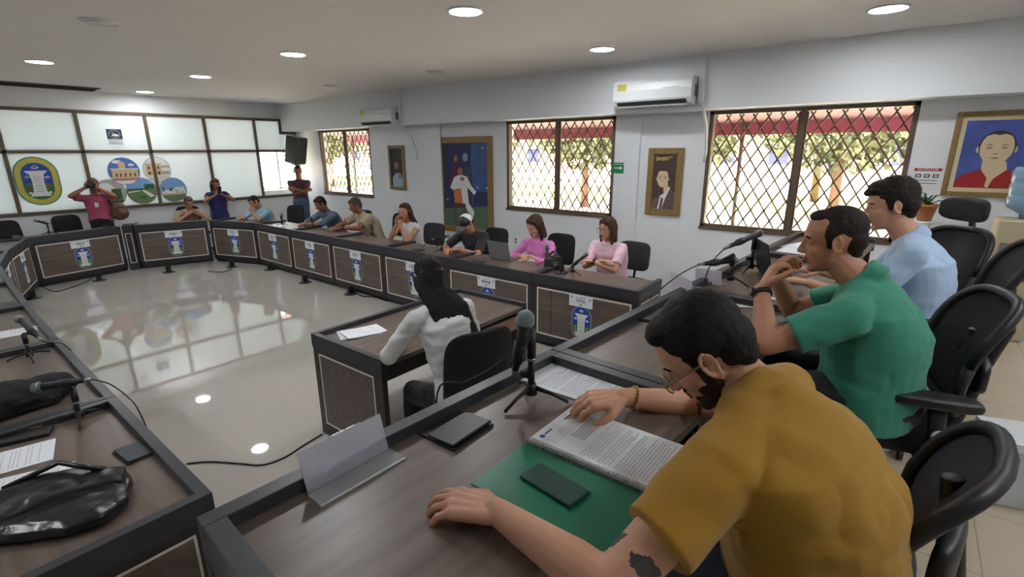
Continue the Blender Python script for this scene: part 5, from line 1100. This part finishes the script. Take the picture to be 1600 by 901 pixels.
row(5.42, 7.45, 178, 'heavy man in a beige polo with glasses leaning on the desk', s=1.06, hips=.56, wide=1.25, belly=1.1, neck=(.20, 0, 1.0), head=(.30, -.02, 1.16), look=(-18, 26, 0), hair='short', haircol='grey', skin='brown', shirt='beige', pants='jeans', glasses=True, sleeve=.7, thick=1.15, collar=True,
    handL=dict(w=(.62, .04, .82), d=(1, -.4, 0), n=(0, 0, 1), curl=.45, pole=(-.2, 1, -.4)), handR=dict(w=(.66, -.10, .82), d=(1, .3, 0), n=(0, 0, 1), curl=.45, pole=(-.2, -1, -.4)), watch=(1,))
row(5.32, 8.38, 184, 'man in a grey-blue shirt leaning forward with hands on the desk', s=1.04, hips=.56, wide=1.05, neck=(.22, 0, .99), head=(.33, 0, 1.15), look=(-12, 30, 0), hair='short', haircol='dark', skin='brown', shirt='greyb', pants='jeans', sleeve=1.2, collar=True, cuff=.045,
    handL=dict(w=(.66, .02, .82), d=(1, -.4, 0), n=(0, 0, 1), curl=.45, pole=(-.2, 1, -.4)), handR=dict(w=(.60, -.14, .82), d=(1, .3, 0), n=(0, 0, 1), curl=.45, pole=(-.2, -1, -.4)))
p_ = at(405, 315, z=1.12)
row(p_.x+.22, p_.y+.14, 190, 'man in a pale blue shirt bowed over the desk with a hand at his chin', s=1.02, hips=.54, wide=1.1, neck=(.17, 0, .97), head=(.28, 0, 1.11), look=(-12, 38, 0), hair='buzz', haircol='dark', skin='tan', shirt='sky', pants='jeans', sleeve=.8,
    handL=dict(w=(.37, .02, .93), d=(.0, -.5, .8), n=(1, 0, .3), curl=.7, pole=(-.1, 1, -.5)), handR=dict(w=(.46, -.14, .82), d=(1, .3, 0), n=(0, 0, 1), curl=.5, pole=(-.2, -1, -.4)))
p_ = at(308, 318, z=1.10)
row(p_.x, 11.50, -92, 'man in a beige shirt bowed low over the desk with hands before his face', s=1.0, hips=.52, wide=1.1, neck=(.17, 0, .93), head=(.26, 0, 1.09), look=(0, 25, 0), hair='short', haircol='grey', skin='tan', shirt='khaki', pants='jeans', sleeve=.8,
    handL=dict(w=(.30, .09, .88), d=(.2, -.7, .6), n=(1, 0, .3), curl=.7, pole=(-.1, 1, -.5)), handR=dict(w=(.32, -.10, .86), d=(.2, .7, .5), n=(1, 0, .3), curl=.7, pole=(-.1, -1, -.5)))
p_ = at(335, 288, y=11.72); hz_ = p_.z
nv = row(p_.x+.02, 11.74, -100, 'standing woman in a navy dress holding up a phone, by the glazed partition', female=True, stand=True, s=.97, wide=1.12, hips=hz_-.66, neck=(.02, 0, hz_-.17), head=(.05, 0, hz_), look=(15, 18, 0), hair='long', hairlen=.18, strands=20, haircol='brown', skin='brown', shirt='navy', pants='navy', sleeve=.35, skirt=True, thick=1.15,
    handL=dict(w=(.26, .05, hz_-.20), d=(.2, -.6, .6), n=(1, .2, .2), curl=.6, pole=(-.2, 1, -.6)), handR=dict(w=(.26, -.07, hz_-.20), d=(.2, .6, .6), n=(1, .2, .2), curl=.6, pole=(-.2, -1, -.6)))
q = nv['P']((.33, 0, hz_-.10)); m = MB(); m.box((0, 0, 0), (.075, .009, .15), rot('X', .3)); o = m.build('smartphone', K['bplastic'], loc=q, bevel=.006); o.rotation_euler.z = .1; tag(o, 'black smartphone held up by the woman in navy', 'smartphone')
p_ = at(465, 268, y=11.30)
row(p_.x, 11.30, -118, 'standing man in a maroon polo and jeans with crossed arms, below the loudspeaker', stand=True, s=1.02, hips=.96, neck=(.0, 0, p_.z-.21), head=(.03, 0, p_.z), look=(0, 4, 0), hair='short', haircol='dark', skin='brown', shirt='maroon', pants='jeans', sleeve=.7, collar=True,
    handL=dict(w=(.24, -.10, 1.24), d=(.1, -1, .1), n=(1, 0, .3), curl=.4, pole=(.1, 1, -1)), handR=dict(w=(.22, .12, 1.20), d=(.0, 1, .1), n=(1, 0, .3), curl=.4, pole=(.1, -1, -1)))
p_ = at(147, 288, y=11.70); hz_ = p_.z
pg_ = row(p_.x, 11.74, -112, 'photographer in a rose pink polo and cap holding a camera to the face', stand=True, s=1.0, wide=1.12, thick=1.1, hips=hz_-.66, neck=(.0, 0, hz_-.20), head=(.04, 0, hz_), look=(0, 5, 0), hair='cap', haircol='dark', capcols=(K['brown'], K['grey']), skin='brown', shirt='rose', pants='black', sleeve=.6, collar=True,
    handL=dict(w=(.20, .09, hz_-.07), d=(.1, -.8, .5), n=(1, .3, 0), curl=.6, pole=(.1, 1, -.7)), handR=dict(w=(.20, -.10, hz_-.05), d=(.1, .8, .5), n=(1, .3, 0), curl=.6, pole=(.1, -1, -.7)))
q = pg_['P']((.215, 0, hz_-.01)); e = empty('camera', q, math.radians(-112), 'black photo camera held by the photographer in pink', 'camera'); MB().box((0, 0, 0), (.06, .13, .085)).build('body', K['bplastic'], e, bevel=.008)
m = MB(); m.cone((.03, 0, 0), (.11, 0, -.003), .035, .038, 20); m.cone((.11, 0, -.003), (.112, 0, -.003), .030, .030, 20); m.build('lens', K['black'], e); MB().box((.0, 0, .05), (.035, .045, .03)).build('viewfinder', K['bplastic'], e, bevel=.004)
m = MB(); q = pg_['P']((.125, .0, hz_-.36)); m.box((0, 0, 0), (.055, .006, .085)); o = m.build('badge', K['wplastic'], loc=q); o.rotation_euler.z = -.3; tag(o, 'small white badge hanging on the pink polo', 'badge')
def shb(mb): mb.ell((0, 0, 0), (.15, .09, .15)); mb.ell((0, 0, .06), (.12, .08, .12))
q = pg_['P']((.05, .30, hz_-.52)); e = empty('shoulder_bag', q, math.radians(-20), 'brown and cream patterned shoulder bag at the side of the photographer', 'bag'); mb = MB(); shb(mb); bagm = mat('patterned_bag', (110, 78, 66), .7, var=.7, vscale=16); remesh(mb, .008, 'body', [bagm], e, (0, 0, 0), 4, disp=.008)
m = MB(); m.tube([(-.10, 0, .12), (-.16, .0, .30), (-.26, -.02, .44)], .012, 8); m.build('strap', K['bplastic'], e)
